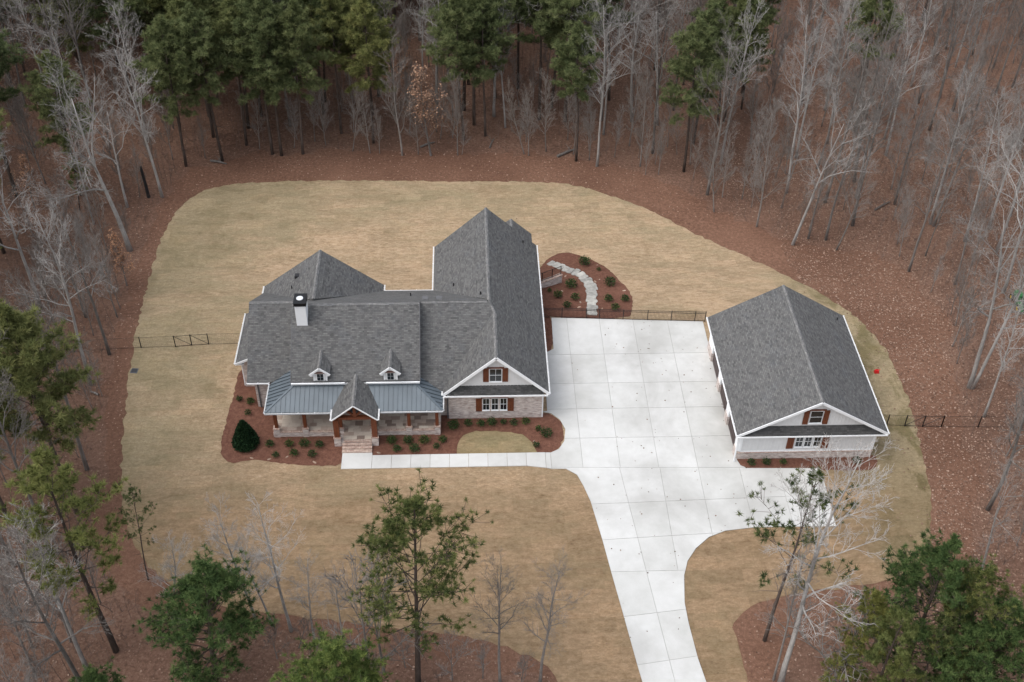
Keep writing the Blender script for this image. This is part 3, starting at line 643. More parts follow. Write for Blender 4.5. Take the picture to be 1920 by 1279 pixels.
for x in (-19.36, -17.05, -8.72, -6.47): pier(x, -11.31, 0.46, 0.93, True, 2.6)
for x in (-14.42, -11.42): pier(x, -12.4, 0.52, 0.93, True, 2.92, 0.42)
for x in (-14.2, -11.64): pier(x, -11.33, 0.46, 0.93, True, 2.6)
# portico
zpl = lambda x, y: 4.76-0.86*abs(x+12.87)
for s in (-1, 1):
    e = -12.87+s*1.82
    r_ = roofp([planes_z([(-12.87,-12.86),(e,-12.86),(e,-9.0),(-12.87,-9.0)], zpl)], th=0.13)
    rake((e, -12.88, zpl(e, 0)-.05), (-12.87, -12.88, 4.70), h=0.10)
    gutter((e+s*.06,-12.84,3.14), (e+s*.06,-11.7,3.14))
caps(r_, (-12.87,-12.84,4.76), (-12.87,-9.1,4.76))
tr = part('portico_truss', MB().box(-14.6, -11.2, -12.55, -12.25, 2.92, 3.16), M['wood'], house)
part('king_post', MB().box(-12.99, -12.75, -12.5, -12.3, 3.16, 4.5), M['wood'], tr)
for s in (-1, 1):
    part('strut', MB().beam((-12.87+s*.1, -12.4, 3.3), (-12.87+s*.75, -12.4, 3.92), 0.14, 0.16), M['wood'], tr)
    part('rafter', MB().beam((-12.87+s*1.6, -12.4, 3.16), (-12.87+s*.05, -12.4, 4.5), 0.16, 0.18), M['wood'], tr)
part('front_door', MB().box(-13.35, -12.4, -9.36, -9.28, 0.56, 2.75), M['wood'], house)
for xa, xb in ((-18.6,-17.4),(-16.6,-15.2),(-10.6,-9.2),(-8.6,-7.4)): window(xa, xb, 0.95, 2.5, -9.335, house, 2, 2)

# ---------------------------------------------------------------- the garage
gar = thing('garage', 'detached three bay garage with grey shingle roof and white board siding', 'garage', (23, -8, 0))
GX0, GX1, GR, GY0, GY1 = 16.98, 28.86, 23.06, -15.22, -0.85
gl = lambda x, y: 3.18+(6.66-3.18)/(GR-GX0)*(x-GX0)
gr_ = lambda x, y: 3.18+(6.66-3.18)/(GX1-GR)*(GX1-x)
def gpart(n, mb, m_, parent=None): return part(n, mb, M[m_], parent or gar)
ra = gpart('roof', MB().slab(planes_z([(GX0,GY0),(GR,GY0),(GR,GY1),(GX0,GY1)], gl), 0.15), 'shingle'); gpart('roof', MB().slab(planes_z([(GX1,GY0),(GX1,GY1),(GR,GY1),(GR,GY0)], gr_), 0.15), 'shingle')
caps(ra, (GR,GY0+.02,6.67), (GR,GY1-.02,6.67))
gpart('wall', MB().box(17.45, 28.2, -14.78, -1.3, -0.3, 0.76), 'brick')
gw = lambda x: (gl(x, 0) if x < GR else gr_(x, 0))-0.17
gw_ = gpart('wall', MB().prism([(17.5,-14.74,0.76),(28.15,-14.74,0.76),(28.15,-14.74,gw(28.15)),(GR,-14.74,gw(GR)),(17.5,-14.74,gw(17.5))], (0,13.4,0)), 'siding')
for i in range(38):
    x = 17.75+i*0.28
    if x > 28.0: break
    lo = 0.95
    segs = [(0.95, 2.95), (3.75, gw(x))]
    if 21.05 < x < 24.6: segs[0] = (0.95, 1.15)
    if 21.95 < x < 24.05: segs[1] = (3.75, 3.85); segs.append((5.5, gw(x)))
    for a, b in segs:
        if b-a > 0.08: gpart('batten', MB().box(x-.022, x+.022, -14.768, -14.735, a, b), 'siding', gw_)
gpart('brick_ledge', MB().box(17.4, 28.25, -14.84, -14.74, 0.76, 0.82), 'step_brick'); gpart('frieze_board', MB().box(17.6, 28.1, -14.775, -14.735, 0.82, 0.95), 'white')
gpart('pent_roof', MB().slab([(17.25,-15.25,3.12),(28.6,-15.25,3.12),(26.9,-14.7,3.74),(18.95,-14.7,3.74)], 0.1), 'shingle_pent')
gpart('fascia', MB().box(17.0, 28.84, -15.33, -15.255, 2.95, 3.06), 'white')
gpart('rake_board', MB().beam((GX0-.03,GY0-.04,3.07), (GR,GY0-.04,6.55), 0.05, 0.22), 'white'); gpart('rake_board', MB().beam((GX1+.03,GY0-.04,3.07), (GR,GY0-.04,6.55), 0.05, 0.22), 'white')
gutter((GX0-.07,GY0,3.1), (GX0-.07,GY1,3.1), parent=gar); gutter((GX1+.07,GY0,3.1), (GX1+.07,GY1,3.1), parent=gar)
for x in (17.54, 28.12): gpart('corner_board', MB().box(x-.09, x+.09, -14.80, -14.70, 0.95, 2.98), 'white')
window(22.5, 23.5, 4.0, 5.3, -14.785, gar, 1, 2); 
shutter(22.0, 22.42, 3.87, 5.33, -14.79, gar); shutter(23.56, 23.98, 3.87, 5.33, -14.79, gar); head(22.35, 23.68, 5.33, -14.745, gar)
for a, b in ((21.84,22.44),(22.55,23.12),(23.28,23.86)): window(a, b, 1.36, 2.56, -14.785, gar)
shutter(21.18, 21.72, 1.18, 2.52, -14.79, gar); shutter(23.96, 24.5, 1.18, 2.52, -14.79, gar)
# three doors on the driveway side between white piers
for i, (a, b) in enumerate(((-13.9,-11.0),(-10.0,-7.1),(-6.1,-3.2))):
    d = gpart('garage_door', MB().box(17.40, 17.44, a, b, 0.09, 2.35), 'door')
    for j in range(4): gpart('panel', MB().box(17.375, 17.40, a+.06, b-.06, 0.14+j*.55, 0.62+j*.55), 'door', d)
for a, b in ((-14.74,-13.95),(-10.95,-10.05),(-7.05,-6.15),(-3.15,-1.4)):
    p = gpart('door_pier', MB().box(17.28, 17.46, a, b, 0.95, 2.98), 'white'); gpart('pier_base', MB().box(17.22, 17.47, a, b, 0.05, 0.95), 'brick', p)
gpart('door_header', MB().box(17.30, 17.44, -13.94, -3.16, 2.36, 2.98), 'white')
gpart('downspout', MB().box(17.08, 17.18, -15.12, -15.02, 0.1, 3.05), 'white'); gpart('vent_pipe', MB().cyl((27.98,-2.03,3.6), 0.05, 0.35, 8), 'pipe')

# ---------------------------------------------------------------- fences
def fence_panel(p, q, h, label, group, name='fence_panel', wire=False, gate=False, post_end=False):
    p = Vector(p); q = Vector(q); t = thing(name, label, 'gate' if gate else 'fence', p, group)
    part('post', MB().box(p.x-.035, p.x+.035, p.y-.035, p.y+.035, p.z-.1, p.z+h+.06), M['fence'], t)
    if post_end: part('post', MB().box(q.x-.035, q.x+.035, q.y-.035, q.y+.035, q.z-.1, q.z+h+.06), M['fence'], t)
    up = Vector((0,0,1)); d = (q-p)
    for z in ((0.12, h-.18, h) if not wire else (0.06, h)):
        rw = 0.016 if wire and not gate else 0.03; part('rail', MB().beam(p+up*z, q+up*z, rw, rw), M['fence'], t)
    n = max(2, int(d.length/(0.115 if not wire else 0.16))); mb = MB(); w = 0.019 if not wire else 0.004
    for i in range(1, n): c = p+d*(i/n); mb.beam(c+up*.06, c+up*h, w, w)
    if wire:
        for k in range(1, 7): mb.beam(p+up*h*k/7, q+up*h*k/7, 0.004, 0.004)
        if gate: mb.beam(p+up*.08, q+up*h, 0.03, 0.03)
    part('pickets' if not wire else 'wire_mesh', mb, M['fence'] if not wire else M['wire'], t)['kind'] = 'stuff'
    return t
bf = [(2.55,3.14),(4.64,3.09),(6.84,2.95),(8.03,2.86),(10.18,2.72),(12.38,2.58),(14.53,2.46),(16.67,2.34),(17.6,2.3)]
for i, (a, b) in enumerate(zip(bf, bf[1:])):
    g = i == 2
    fence_panel((*a, 0), (*b, 0), 1.15, 'black metal picket gate across the top of the stone steps' if g else 'black metal picket fence panel along the back edge of the concrete driveway', None if g else 'picket fence panels behind the driveway', 'picket_gate' if g else 'picket_fence_panel', gate=g, post_end=(i == len(bf)-2))
lf = [(-23.3,0.12),(-26.71,0.08),(-28.18,-0.03),(-29.57,-0.18),(-32.54,-0.25),(-35.38,-0.42),(-38.24,-0.67),(-40.87,-0.89),(-43.7,-1.1)]
for i, (a, b) in enumerate(zip(lf, lf[1:])):
    g = i in (1, 2)
    fence_panel((*a, 0), (*b, 0), 1.2, 'black wire gate leaf in the fence left of the house bay' if g else 'black wire fence panel running from the house bay into the woods', 'double gate leaves beside the house' if g else 'wire fence panels beside the house', 'wire_gate' if g else 'wire_fence_panel', True, g, i in (2, 7))
rf = [(28.5,-11.1),(30.53,-11.26),(32.0,-11.36),(33.47,-11.46),(35.03,-11.51),(38.07,-11.62),(40.96,-11.73),(43.9,-11.9),(47,-12)]
for i, (a, b) in enumerate(zip(rf, rf[1:])):
    g = i in (2, 3)
    fence_panel((*a, 0), (*b, 0), 1.2, 'black wire gate leaf in the fence beside the garage' if g else 'black wire fence panel running from the garage into the woods', 'double gate leaves beside the garage' if g else 'wire fence panels beside the garage', 'wire_gate' if g else 'wire_fence_panel', True, g, i in (3, 7))

# ---------------------------------------------------------------- stone steps, patio wall, small things
SP = [(7.39,3.35),(7.55,5.0),(7.71,6.7),(7.85,8.2),(7.8,9.5),(7.45,10.7),(6.85,11.6),(6.1,12.3),(5.2,13.2),(4.2,14.1)]
st = thing('stone_stairway', 'curved stairway of grey stone slabs running through the mulch bed behind the gate', 'steps', (*SP[0], -0.02))
def along(P, s):
    for a, b in zip(P, P[1:]):
        l = math.hypot(b[0]-a[0], b[1]-a[1])
        if s <= l: return Vector((a[0]+(b[0]-a[0])*s/l, a[1]+(b[1]-a[1])*s/l, 0)), Vector(((b[0]-a[0])/l, (b[1]-a[1])/l, 0))
        s -= l
    return Vector((*P[-1], 0)), Vector((P[-1][0]-P[-2][0], P[-1][1]-P[-2][1], 0)).normalized()
tot = sum(math.hypot(b[0]-a[0], b[1]-a[1]) for a, b in zip(SP, SP[1:])); rg = random.Random(9)
ns_ = 20
for i in range(ns_):
    c, d = along(SP, tot*(i+.5)/ns_); d = d.lerp(along(SP, min(tot-.01, tot*(i+1.5)/ns_))[1], .5).normalized(); s = Vector((-d.y, d.x, 0)); L = tot/ns_*0.5-.045
    d = (d+s*rg.uniform(-.16, .16)).normalized(); s = Vector((-d.y, d.x, 0)); w1, w2 = rg.uniform(.38, .60), rg.uniform(.38, .60)
    z = T(c.y)+0.15+rg.uniform(-.02, .03); q = []
    for a, b in ((-L, -w1), (0, -w1-.05), (L, -w1+.04), (L, w2), (0, w2+.05), (-L, w2-.03)):
        p = c+d*(a+rg.uniform(-.03, .03))+s*(b+rg.uniform(-.03, .03)); q.append((p.x, p.y, z-0.02*i*0))
    part('stone_slab', MB().prism(q, (0,0,-0.3)), M['stone'], st)
pw = thing('patio_wall', 'short brick wall with black railing on top behind the house wing', 'wall', (3.9, 9.4, T(9.4)))
part('brick_wall', MB().prism([(2.3,8.55,-0.36),(5.0,10.1,-0.36),(5.15,9.85,-0.36),(2.45,8.3,-0.36)], (0,0,-1.3)), M['brick'], pw)
part('cap_stone', MB().prism([(2.25,8.6,-0.28),(5.02,10.2,-0.28),(5.23,9.84,-0.28),(2.45,8.24,-0.28)], (0,0,-0.08)), M['step_brick'], pw)
def pwp(t, z): return (2.36+(5.08-2.36)*t, 8.44+(9.98-8.44)*t, z)
for t in (0.3, 0.66, 0.98): part('railing_post', MB().beam(pwp(t, -0.28), pwp(t, 0.72), 0.06, 0.06), M['fence'], pw)
for z in (-0.18, 0.68): part('rail', MB().beam(pwp(0.02, z), pwp(0.98, z), 0.04, 0.04), M['fence'], pw)
mb = MB()
for i in range(24): mb.beam(pwp(.04+i*.04, -.18), pwp(.04+i*.04, .68), 0.016, 0.016)
part('balusters', mb, M['fence'], pw)['kind'] = 'stuff'
# catch basin in the lawn
c = onz(252, 696); db = thing('drain_grate', 'small grey drain grate set in the lawn below the wire fence', 'drain', (c.x, c.y, 0.03))
part('frame', MB().prism([(c.x-.32,c.y-.28,.06),(c.x+.28,c.y-.34,.06),(c.x+.33,c.y+.27,.06),(c.x-.2,c.y+.34,.06),(c.x-.33,c.y+.1,.06)], (0,0,-.06)), M['drain'], db)
for i in range(5): part('bar', MB().box(c.x-.24, c.x+.24, c.y-.22+i*.1, c.y-.17+i*.1, .06, .075), M['pipe'], db)
# red plastic can
c = onz(1643, 699); rc = thing('fuel_can', 'small red plastic can on the grass beside the garage', 'can', (c.x, c.y, 0.03))
part('body', MB().hexa([(c.x-.2,c.y-.15,.03),(c.x+.2,c.y-.15,.03),(c.x+.2,c.y+.15,.03),(c.x-.2,c.y+.15,.03),(c.x-.16,c.y-.11,.3),(c.x+.16,c.y-.11,.3),(c.x+.16,c.y+.11,.3),(c.x-.16,c.y+.11,.3)]), M['red'], rc)
part('handle', MB().tube([(c.x-.1,c.y,.3),(c.x-.08,c.y,.4),(c.x+.08,c.y,.4),(c.x+.1,c.y,.3)], [.025]*4, 6), M['red'], rc)
part('spout', MB().tube([(c.x+.13,c.y,.29),(c.x+.25,c.y-.03,.42)], [.035,.02], 6), M['red'], rc)
# tractor at the edge of the woods
tx, ty = 47.55, 4.3
tz = T(ty)
tr_ = thing('tractor', 'green lawn tractor with yellow wheel rims parked among the trees', 'tractor', (tx, ty, tz))
def wheel(x, y, r, w):
    n = 18
    def ring(xx, rr): return [(xx, y+rr*math.cos(2*math.pi*i/n), tz+r+rr*math.sin(2*math.pi*i/n)) for i in range(n)]
    mb = MB(); rings = [ring(x-w/2, r*.55), ring(x-w/2, r*.9), ring(x-w*.3, r), ring(x+w*.3, r), ring(x+w/2, r*.9), ring(x+w/2, r*.55)]
    for a, b in zip(rings, rings[1:]):
        for i in range(n): j = (i+1) % n; mb.face([a[i], a[j], b[j], b[i]])
    wh = part('wheel', mb, M['rubber'], tr_)
    mb = MB(); mb.face(ring(x-w*.42, r*.56)); mb.face(list(reversed(ring(x+w*.42, r*.56)))); part('rim', mb, M['yellow'], wh)
    part('hub', MB().tube([(x-w*.5,y,tz+r),(x+w*.5,y,tz+r)], [r*.14]*2, 8), M['black'], wh)
for s in (-1, 1): wheel(tx+s*.62, ty-.95, .42, .34); wheel(tx+s*.55, ty+.95, .28, .2)
part('hood', MB().hexa([(tx-.34,ty+.1,tz+.42),(tx+.34,ty+.1,tz+.42),(tx+.3,ty+1.35,tz+.45),(tx-.3,ty+1.35,tz+.45),(tx-.3,ty+.1,tz+.98),(tx+.3,ty+.1,tz+.98),(tx+.24,ty+1.3,tz+.82),(tx-.24,ty+1.3,tz+.82)]), M['green'], tr_)
part('chassis', MB().box(tx-.3, tx+.3, ty-1.3, ty+1.2, tz+.26, tz+.42).box(tx-.52, tx+.52, ty-.6, ty+.12, tz+.34, tz+.44), M['black'], tr_)
for s in (-1, 1): part('fender', MB().tube([(tx+s*.6,ty-.95+.55*math.cos(a),tz+.42+.52*math.sin(a)) for a in (0.1,.7,1.3,1.9,2.5,3.0)], [.17]*6, 8), M['green'], tr_)
part('seat', MB().box(tx-.26, tx+.26, ty-1.15, ty-.65, tz+.72, tz+.84).hexa([(tx-.26,ty-1.25,tz+.8),(tx+.26,ty-1.25,tz+.8),(tx+.26,ty-1.12,tz+.8),(tx-.26,ty-1.12,tz+.8),(tx-.22,ty-1.38,tz+1.3),(tx+.22,ty-1.38,tz+1.3),(tx+.22,ty-1.27,tz+1.3),(tx-.22,ty-1.27,tz+1.3)]).box(tx-.2,tx+.2,ty-1.1,ty-.7,tz+.4,tz+.72), M['black'], tr_)
part('steering_wheel', MB().tube([(tx+.2*math.cos(a),ty-.12+.17*math.sin(a),tz+1.12+.08*math.sin(a)) for a in [i*math.pi/6 for i in range(13)]], [.02]*13, 6).tube([(tx,ty-.1,tz+1.12),(tx,ty+.15,tz+.9)], [.025]*2, 6), M['black'], tr_)

# ---------------------------------------------------------------- plants in the beds
def leaf_ball(seed, n, rx, rz, leaf=0.11, z0=0.04, shape=None):
    rg = random.Random(seed); mb = MB()
    for i in range(n):
        if shape: p = shape(rg)
        else:
            while True:
                v = Vector((rg.uniform(-1,1), rg.uniform(-1,1), rg.uniform(-1,1)))
                if 0.25 < v.length < 1: break
            v *= 0.75+0.45*rg.random(); p = Vector((v.x*rx, v.y*rx, z0+rz*(1+v.z)*0.5))
        n_ = (p-Vector((0,0,p.z*0.5))).normalized()
        a = Vector((rg.uniform(-1,1), rg.uniform(-1,1), rg.uniform(-.3,1))).normalized(); d = (n_*0.7+a).normalized()
        s = d.cross(Vector((rg.uniform(-1,1), rg.uniform(-1,1), rg.uniform(-1,1)))).normalized()*leaf*0.33; L = leaf*rg.uniform(.7, 1.3)
        mb.face([p, p+d*L*.5+s, p+d*L, p+d*L*.5-s])
    return mb
def stems(seed, n, rx, rz):
    rg = random.Random(seed); mb = MB()
    for i in range(n):
        a = rg.uniform(0, 6.28); mb.tube([(0,0,-.05), (math.cos(a)*rx*.4, math.sin(a)*rx*.4, rz*.5), (math.cos(a)*rx*.7, math.sin(a)*rx*.7, rz*.85)], [.014,.01,.005], 4)
    return mb
SHR = []
for k, (rx, rz, n) in enumerate(((.42,.55,330),(.33,.5,240),(.27,.38,150),(.5,.72,480))):
    SHR.append((leaf_ball(100+k, n, rx, rz).mesh('leaves', M['shrub'], uv=False), stems(50+k, 7, rx, rz).mesh('stems', M['bark_twig'], uv=False)))
def shrub(x, y, k, label, group, sc=1.0):
    p = gp(x, y); t = thing('shrub', label, 'shrub', (p.x, p.y, T(p.y)+.05), group); t.scale = (sc,)*3; t.rotation_euler.z = random.uniform(0, 6.28)
    link('leaves', SHR[k][0], t); link('stems', SHR[k][1], t)
for x, y, k in ((450,752,2),(471,757,1),(465,778,2)): shrub(x, y, k, 'sparse low shrub in the mulch beside the left corner of the porch', 'low shrubs beside the porch corner')
for x, y, k in ((507,837,1),(543,837,1),(572,836,0),(600,838,1),(517,857,2),(552,854,1),(586,856,1)): shrub(x, y, k, 'small green shrub in the porch bed between the conical evergreen and the brick steps', 'shrubs between evergreen and steps')
for x, y, k in ((735,831,0),(766,831,0),(796,830,0),(830,829,1),(745,846,1),(778,846,0),(818,841,2)): shrub(x, y, k, 'small green shrub in the porch bed between brick steps and grass island', 'shrubs between steps and grass island')
shrub(850, 804, 3, 'large leafy shrub at the left corner of the brick gable wall', None); shrub(1024, 818, 3, 'large leafy shrub at the rounded end of the bed by the driveway', None)
for x, y, k in ((878,798,1),(902,799,1),(922,797,0),(944,796,2),(963,797,1),(986,795,1),(1010,808,2),(1006,838,2)): shrub(x, y, k, 'small shrub along the brick gable wall of the wing', 'shrubs along the gable wall')
for x, y, k, s in ((1095,497,0,1.35),(1071,539,0,1.35),(1143,535,0,1.3),(1046,558,1,1.2),(1078,562,1,1.15),(1063,577,1,1.1),(1141,565,1,1.2),(1172,565,1,1.15),(1153,581,1,1.15),(1030,548,2,.8),(1122,508,2,.8)): shrub(x, y, k, 'small shrub in the kidney shaped mulch bed around the stone stairway', 'shrubs around the stone stairway', s)
for x, y, k in ((1408,872,1),(1436,871,1),(1467,870,2),(1605,868,1)): shrub(x, y, k, 'small shrub in the narrow bed in front of the garage', 'shrubs in front of the garage')
def cone_shape(rg):
    t = rg.random()**1.4; r = 1.05*(1-t)**0.75*(0.82+.2*rg.random()) + 0.05; r *= min(1, .75+t*4); a = rg.uniform(0, 6.28)
    return Vector((math.cos(a)*r, math.sin(a)*r, 0.08+t*2.5))
c = onz(462, 834)
cn = thing('conical_evergreen', 'dense dark green cone shaped evergreen in the mulch left of the porch', 'evergreen', (c.x, c.y, .05))
mb = leaf_ball(3, 5200, 1, 1, 0.15, shape=cone_shape); mb2 = MB(); mb2.tube([(0,0,-.1),(0,0,1.0),(0,0,2.3)], [.09,.06,.01], 8)
link('foliage', mb.mesh('foliage', M['holly'], uv=False), cn); link('trunk', mb2.mesh('trunk', M['bark_twig'], uv=False), cn)
core = MB(); rings = 9
core.tube([(0,0,.06+2.3*i/rings) for i in range(rings+1)], [max(.02, 0.86*(1-i/rings)**.75*min(1,.8+i*.3)) for i in range(rings+1)], 14)
link('inner_foliage', core.mesh('inner_foliage', M['holly'], uv=False), cn)
# rocks in the beds
def rock_mesh(seed):
    rg = random.Random(seed); mb = MB(); n = 7
    rad = [[(.8+.4*rg.random())*r for _ in range(n)] for r in (.9, 1.0, .55)]
    for k, z in ((0,-.25),(1,.2),(2,.62)):
        pass
    rings = [[(rad[k][i]*math.cos(6.283*i/n), rad[k][i]*math.sin(6.283*i/n)*.75, z) for i in range(n)] for k, z in ((0,-.25),(1,.15),(2,.5))]
    for a, b in zip(rings, rings[1:]):
        for i in range(n): j = (i+1) % n; mb.face([a[i], a[j], b[j], b[i]])
    mb.face(rings[2]); return mb.mesh('rock', M['rock'], uv=False)
RK = [rock_mesh(i) for i in range(4)]
for i, (x, y) in enumerate(((1060,519),(1050,530),(1054,547),(1088,568),(1086,577),(1129,580),(1120,498),(1124,525),(1170,546),(1116,470+59),(505,862),(472,860),(590,868),(538,858),(1001,828),(710,850))):
    p = gp(x, y); o = link('rock', RK[i % 4], label='small tan rock lying in the mulch around the stone stairway' if i < 10 else 'small tan rock lying in the mulch of the front beds', category='rock', group='rocks by the stairway' if i < 10 else 'rocks in the front beds')
    o.location = (p.x, p.y, T(p.y)+.06); s = random.uniform(.07, .14); o.scale = (s*1.5, s, s*.8); o.rotation_euler.z = random.uniform(0, 6)

# ---------------------------------------------------------------- trees
def wander(rg, p, d, length, n, crook, up):
    pts = [p.copy()]; d = d.normalized()
    for i in range(n):
        d = (d+Vector((rg.gauss(0,crook), rg.gauss(0,crook), rg.gauss(0,crook)*.7+up))).normalized(); p = p+d*(length/n); pts.append(p.copy())
    return pts, d
def bare_tree(seed, H, r0, style):
    rg = random.Random(seed); trunk = MB(); br = MB()
    P = dict(spread=dict(fork=.42, n0=8, ang=(35,65), l0=.42, crook=.16), tall=dict(fork=.38, n0=20, ang=(35,60), l0=.24, crook=.10), sapling=dict(fork=.22, n0=20, ang=(20,42), l0=.30, crook=.08), fan=dict(fork=.18, n0=7, ang=(12,30), l0=.62, crook=.09))[style]
    n = 9; pts = [Vector((0,0,-.3))]; d = Vector((0,0,1))
    for i in range(n):
        d = (d+Vector((rg.gauss(0,.035), rg.gauss(0,.035), .12))).normalized(); pts.append(pts[-1]+d*((H*(.95 if style != 'spread' else .78)+.3)/n))
    rad = [r0*(1.25 if i == 0 else 1)*(1-.86*(i/n)**1.1) for i in range(n+1)]
    trunk.tube(pts, rad, 7)
    def at(t):
        f = t*n; i = min(n-1, int(f)); return pts[i].lerp(pts[i+1], f-i), rad[i]+(rad[i+1]-rad[i])*(f-i)
    def grow(p, d, L, r, lev):
        k = (5, 4, 3, 2)[lev-1]
        q, d2 = wander(rg, p, d, L, k, P['crook']*(1+.35*lev), .05 if style in ('sapling','fan') else .035)
        tip = max(.005, r*.28)
        br.tube(q, [r+(tip-r)*i/k for i in range(k+1)], 5 if lev == 1 else 3, False)
        if lev >= 4: return
        m_ = {1: rg.randint(7, 9), 2: rg.randint(5, 7), 3: rg.randint(3, 4)}[lev]
        if L < 0.5: return
        for j in range(m_):
            t = .22+.78*(j+rg.random())/m_; f = min(k-.001, t*k); i = int(f); pp = q[i].lerp(q[i+1], f-i); dd = (q[i+1]-q[i]).normalized()
            ax = dd.cross(Vector((rg.uniform(-1,1), rg.uniform(-1,1), rg.uniform(-1,1)))).normalized(); a = R(rg.uniform(24, 52))
            nd = dd*math.cos(a)+ax*math.sin(a); nd.z += .12
            grow(pp, nd, L*rg.uniform(.36, .58)*(1.1-.45*t), max(.010, r*(1-t*.6)*.5), lev+1)
    for j in range(P['n0']):
        t = P['fork']+(.99-P['fork'])*(j+rg.random()*.8)/P['n0']; pp, rr = at(t); a = j*2.4+rg.uniform(-.5,.5); an = R(rg.uniform(*P['ang']))*(1.15-.3*t)
        dd = Vector((math.cos(a)*math.sin(an), math.sin(a)*math.sin(an), math.cos(an)))
        grow(pp, dd, H*P['l0']*rg.uniform(.7, 1.15)*(1.25-.75*t if style != 'spread' else 1.1-.35*t), max(.016, rr*(.62 if style in ('spread','fan') else .52)), 1)
    return trunk, br
def pine_tree(seed, H, r0, base, width, nb, tufts, tl=0.42, kind='forest', el0=-8):
    rg = random.Random(seed); trunk = MB(); fol = MB(); br = MB(); n = 10; lo_s = .32 if kind == 'forest' else .5
    pts = [Vector((0,0,-.3))]; d = Vector((0,0,1))
    for i in range(n):
        d = (d+Vector((rg.gauss(0,.018), rg.gauss(0,.018), .15))).normalized(); pts.append(pts[-1]+d*(H*.97+.3)/n)
    rad = [r0*(1-.88*i/n) for i in range(n+1)]; trunk.tube(pts, rad, 8)
    def at(t): f = min(n-.001, t*n); i = int(f); return pts[i].lerp(pts[i+1], f-i), rad[i]+(rad[i+1]-rad[i])*(f-i)
    def tuft(p, d, s):
        b = len(fol.v); fol.v.append(tuple(p))
        k = 22
        for i in range(k):
            v = (d*0.35+Vector((rg.gauss(0,.6), rg.gauss(0,.6), rg.gauss(0,.5)+.15))).normalized(); q = p+v*s*rg.uniform(.7,1.15)
            w = v.cross(Vector((rg.uniform(-1,1), rg.uniform(-1,1), rg.uniform(-1,1)))).normalized()*s*.13
            fol.v.append(tuple(p+w+v*s*.12)); fol.v.append(tuple(q)); fol.f.append((b, len(fol.v)-2, len(fol.v)-1))
    for j in range(nb):
        t = base+(1-base)*((j+rg.random())/nb)**.9; u = (t-base)/(1-base)
        prof = (.45+.75*math.sin(math.pi*min(1, u*.9+.12)))*(1-u**3*.72)
        L = H*width*prof*rg.uniform(.7, 1.2); a = j*2.4+rg.uniform(-.6,.6); el = R(el0+(62-el0)*u*.85+rg.uniform(-12,12))
        p, rr = at(t*.985); dd = Vector((math.cos(a)*math.cos(el), math.sin(a)*math.cos(el), math.sin(el)))
        q, d2 = wander(rg, p, dd, L, 4, .08, .07); br.tube(q, [max(.02, rr*.35)*(1-.8*i/4) for i in range(5)], 4, False)
        m_ = max(4, int(tufts*prof))
        for i in range(m_):
            s = lo_s+(1.02-lo_s)*(i+rg.random())/m_; f = min(3.999, s*4); k = int(f); c = q[k].lerp(q[k+1], f-k)
            side = Vector((rg.gauss(0,1), rg.gauss(0,1), rg.gauss(0,.45)+.3)).normalized(); ln = L*.24*rg.uniform(.2, 1)*(1.15-.3*s)
            e = c+side*ln+d2*ln*.4
            if ln > .5: br.tube([c, e], [.016,.008], 3, False)
            tuft(e, (side+d2*.6+Vector((0,0,.4))).normalized(), tl*rg.uniform(.75,1.25))
        tuft(q[-1], d2, tl)
    for j in range(10 if kind == 'forest' else 4):
        t = base*rg.uniform(.5, 1); p, rr = at(t); a = rg.uniform(0, 6.28); q, _ = wander(rg, p, Vector((math.cos(a), math.sin(a), rg.uniform(-.2,.3))), rg.uniform(.6, 2.2), 3, .15, 0); br.tube(q, [.03,.022,.014,.006], 3, False)
    for i in range(5): tuft(pts[-1]+Vector((rg.gauss(0,.2), rg.gauss(0,.2), rg.uniform(-.3,.2))), Vector((0,0,1)), tl)
    return trunk, br, fol
PROTO = {}
def add_proto(kind, H, parts): PROTO.setdefault(kind, []).append((H, parts))
for k in range(4): a, b = bare_tree(200+k, 20, .19, 'tall'); add_proto('tall', 20, [('trunk', a.mesh('trunk', M['bark_grey'], uv=False, smooth=True)), ('crown', b.mesh('crown', M['bark_grey'], uv=False))])
for k in range(3): a, b = bare_tree(230+k, 20, .22, 'spread'); add_proto('spread', 20, [('trunk', a.mesh('trunk', M['bark_pale'], uv=False, smooth=True)), ('crown', b.mesh('crown', M['bark_pale'], uv=False))])
for k in range(2): a, b = bare_tree(240+k, 20, .18, 'tall'); add_proto('paletall', 20, [('trunk', a.mesh('trunk', M['bark_pale'], uv=False, smooth=True)), ('crown', b.mesh('crown', M['bark_pale'], uv=False))])
for k in range(4): a, b = bare_tree(260+k, 9, .085, 'sapling'); add_proto('sapling', 9, [('trunk', a.mesh('trunk', M['bark_sap'], uv=False, smooth=True)), ('crown', b.mesh('crown', M['bark_sap'], uv=False))])
for k in range(2): a, b = bare_tree(270+k, 4, .05, 'fan'); add_proto('bush', 4, [('trunk', a.mesh('trunk', M['bark_grey'], uv=False, smooth=True)), ('crown', b.mesh('crown', M['bark_grey'], uv=False))])
def pproto(kind, seed, H, r0, base, width, nb, tufts, tl, nm='needle', kk='forest', el0=-8):
    a, b, c = pine_tree(seed, H, r0, base, width, nb, tufts, tl, kk, el0)
    add_proto(kind, H, [('trunk', a.mesh('trunk', M['bark_pine'], uv=False, smooth=True)), ('branches', b.mesh('branches', M['bark_pine'], uv=False)), ('crown', c.mesh('crown', M[nm], uv=False))])
for k in range(4): pproto('pine', 300+k, 22, .20, (.44,.50,.40,.47)[k], (.150,.135,.160,.142)[k], 62, 38, .46)
for k in range(2): pproto('openpine', 320+k, 14, .17, .34, .235, 56, 24, .27, 'needle_o', 'open', 18)
pproto('sparsepine', 350, 14, .13, .42, .20, 30, 11, .28, 'needle_o', 'open', 10)
for k in range(2): pproto('densepine', 330+k, 12, .18, .14, .25, 74, 30, .30, 'needle_d', 'open', 8)
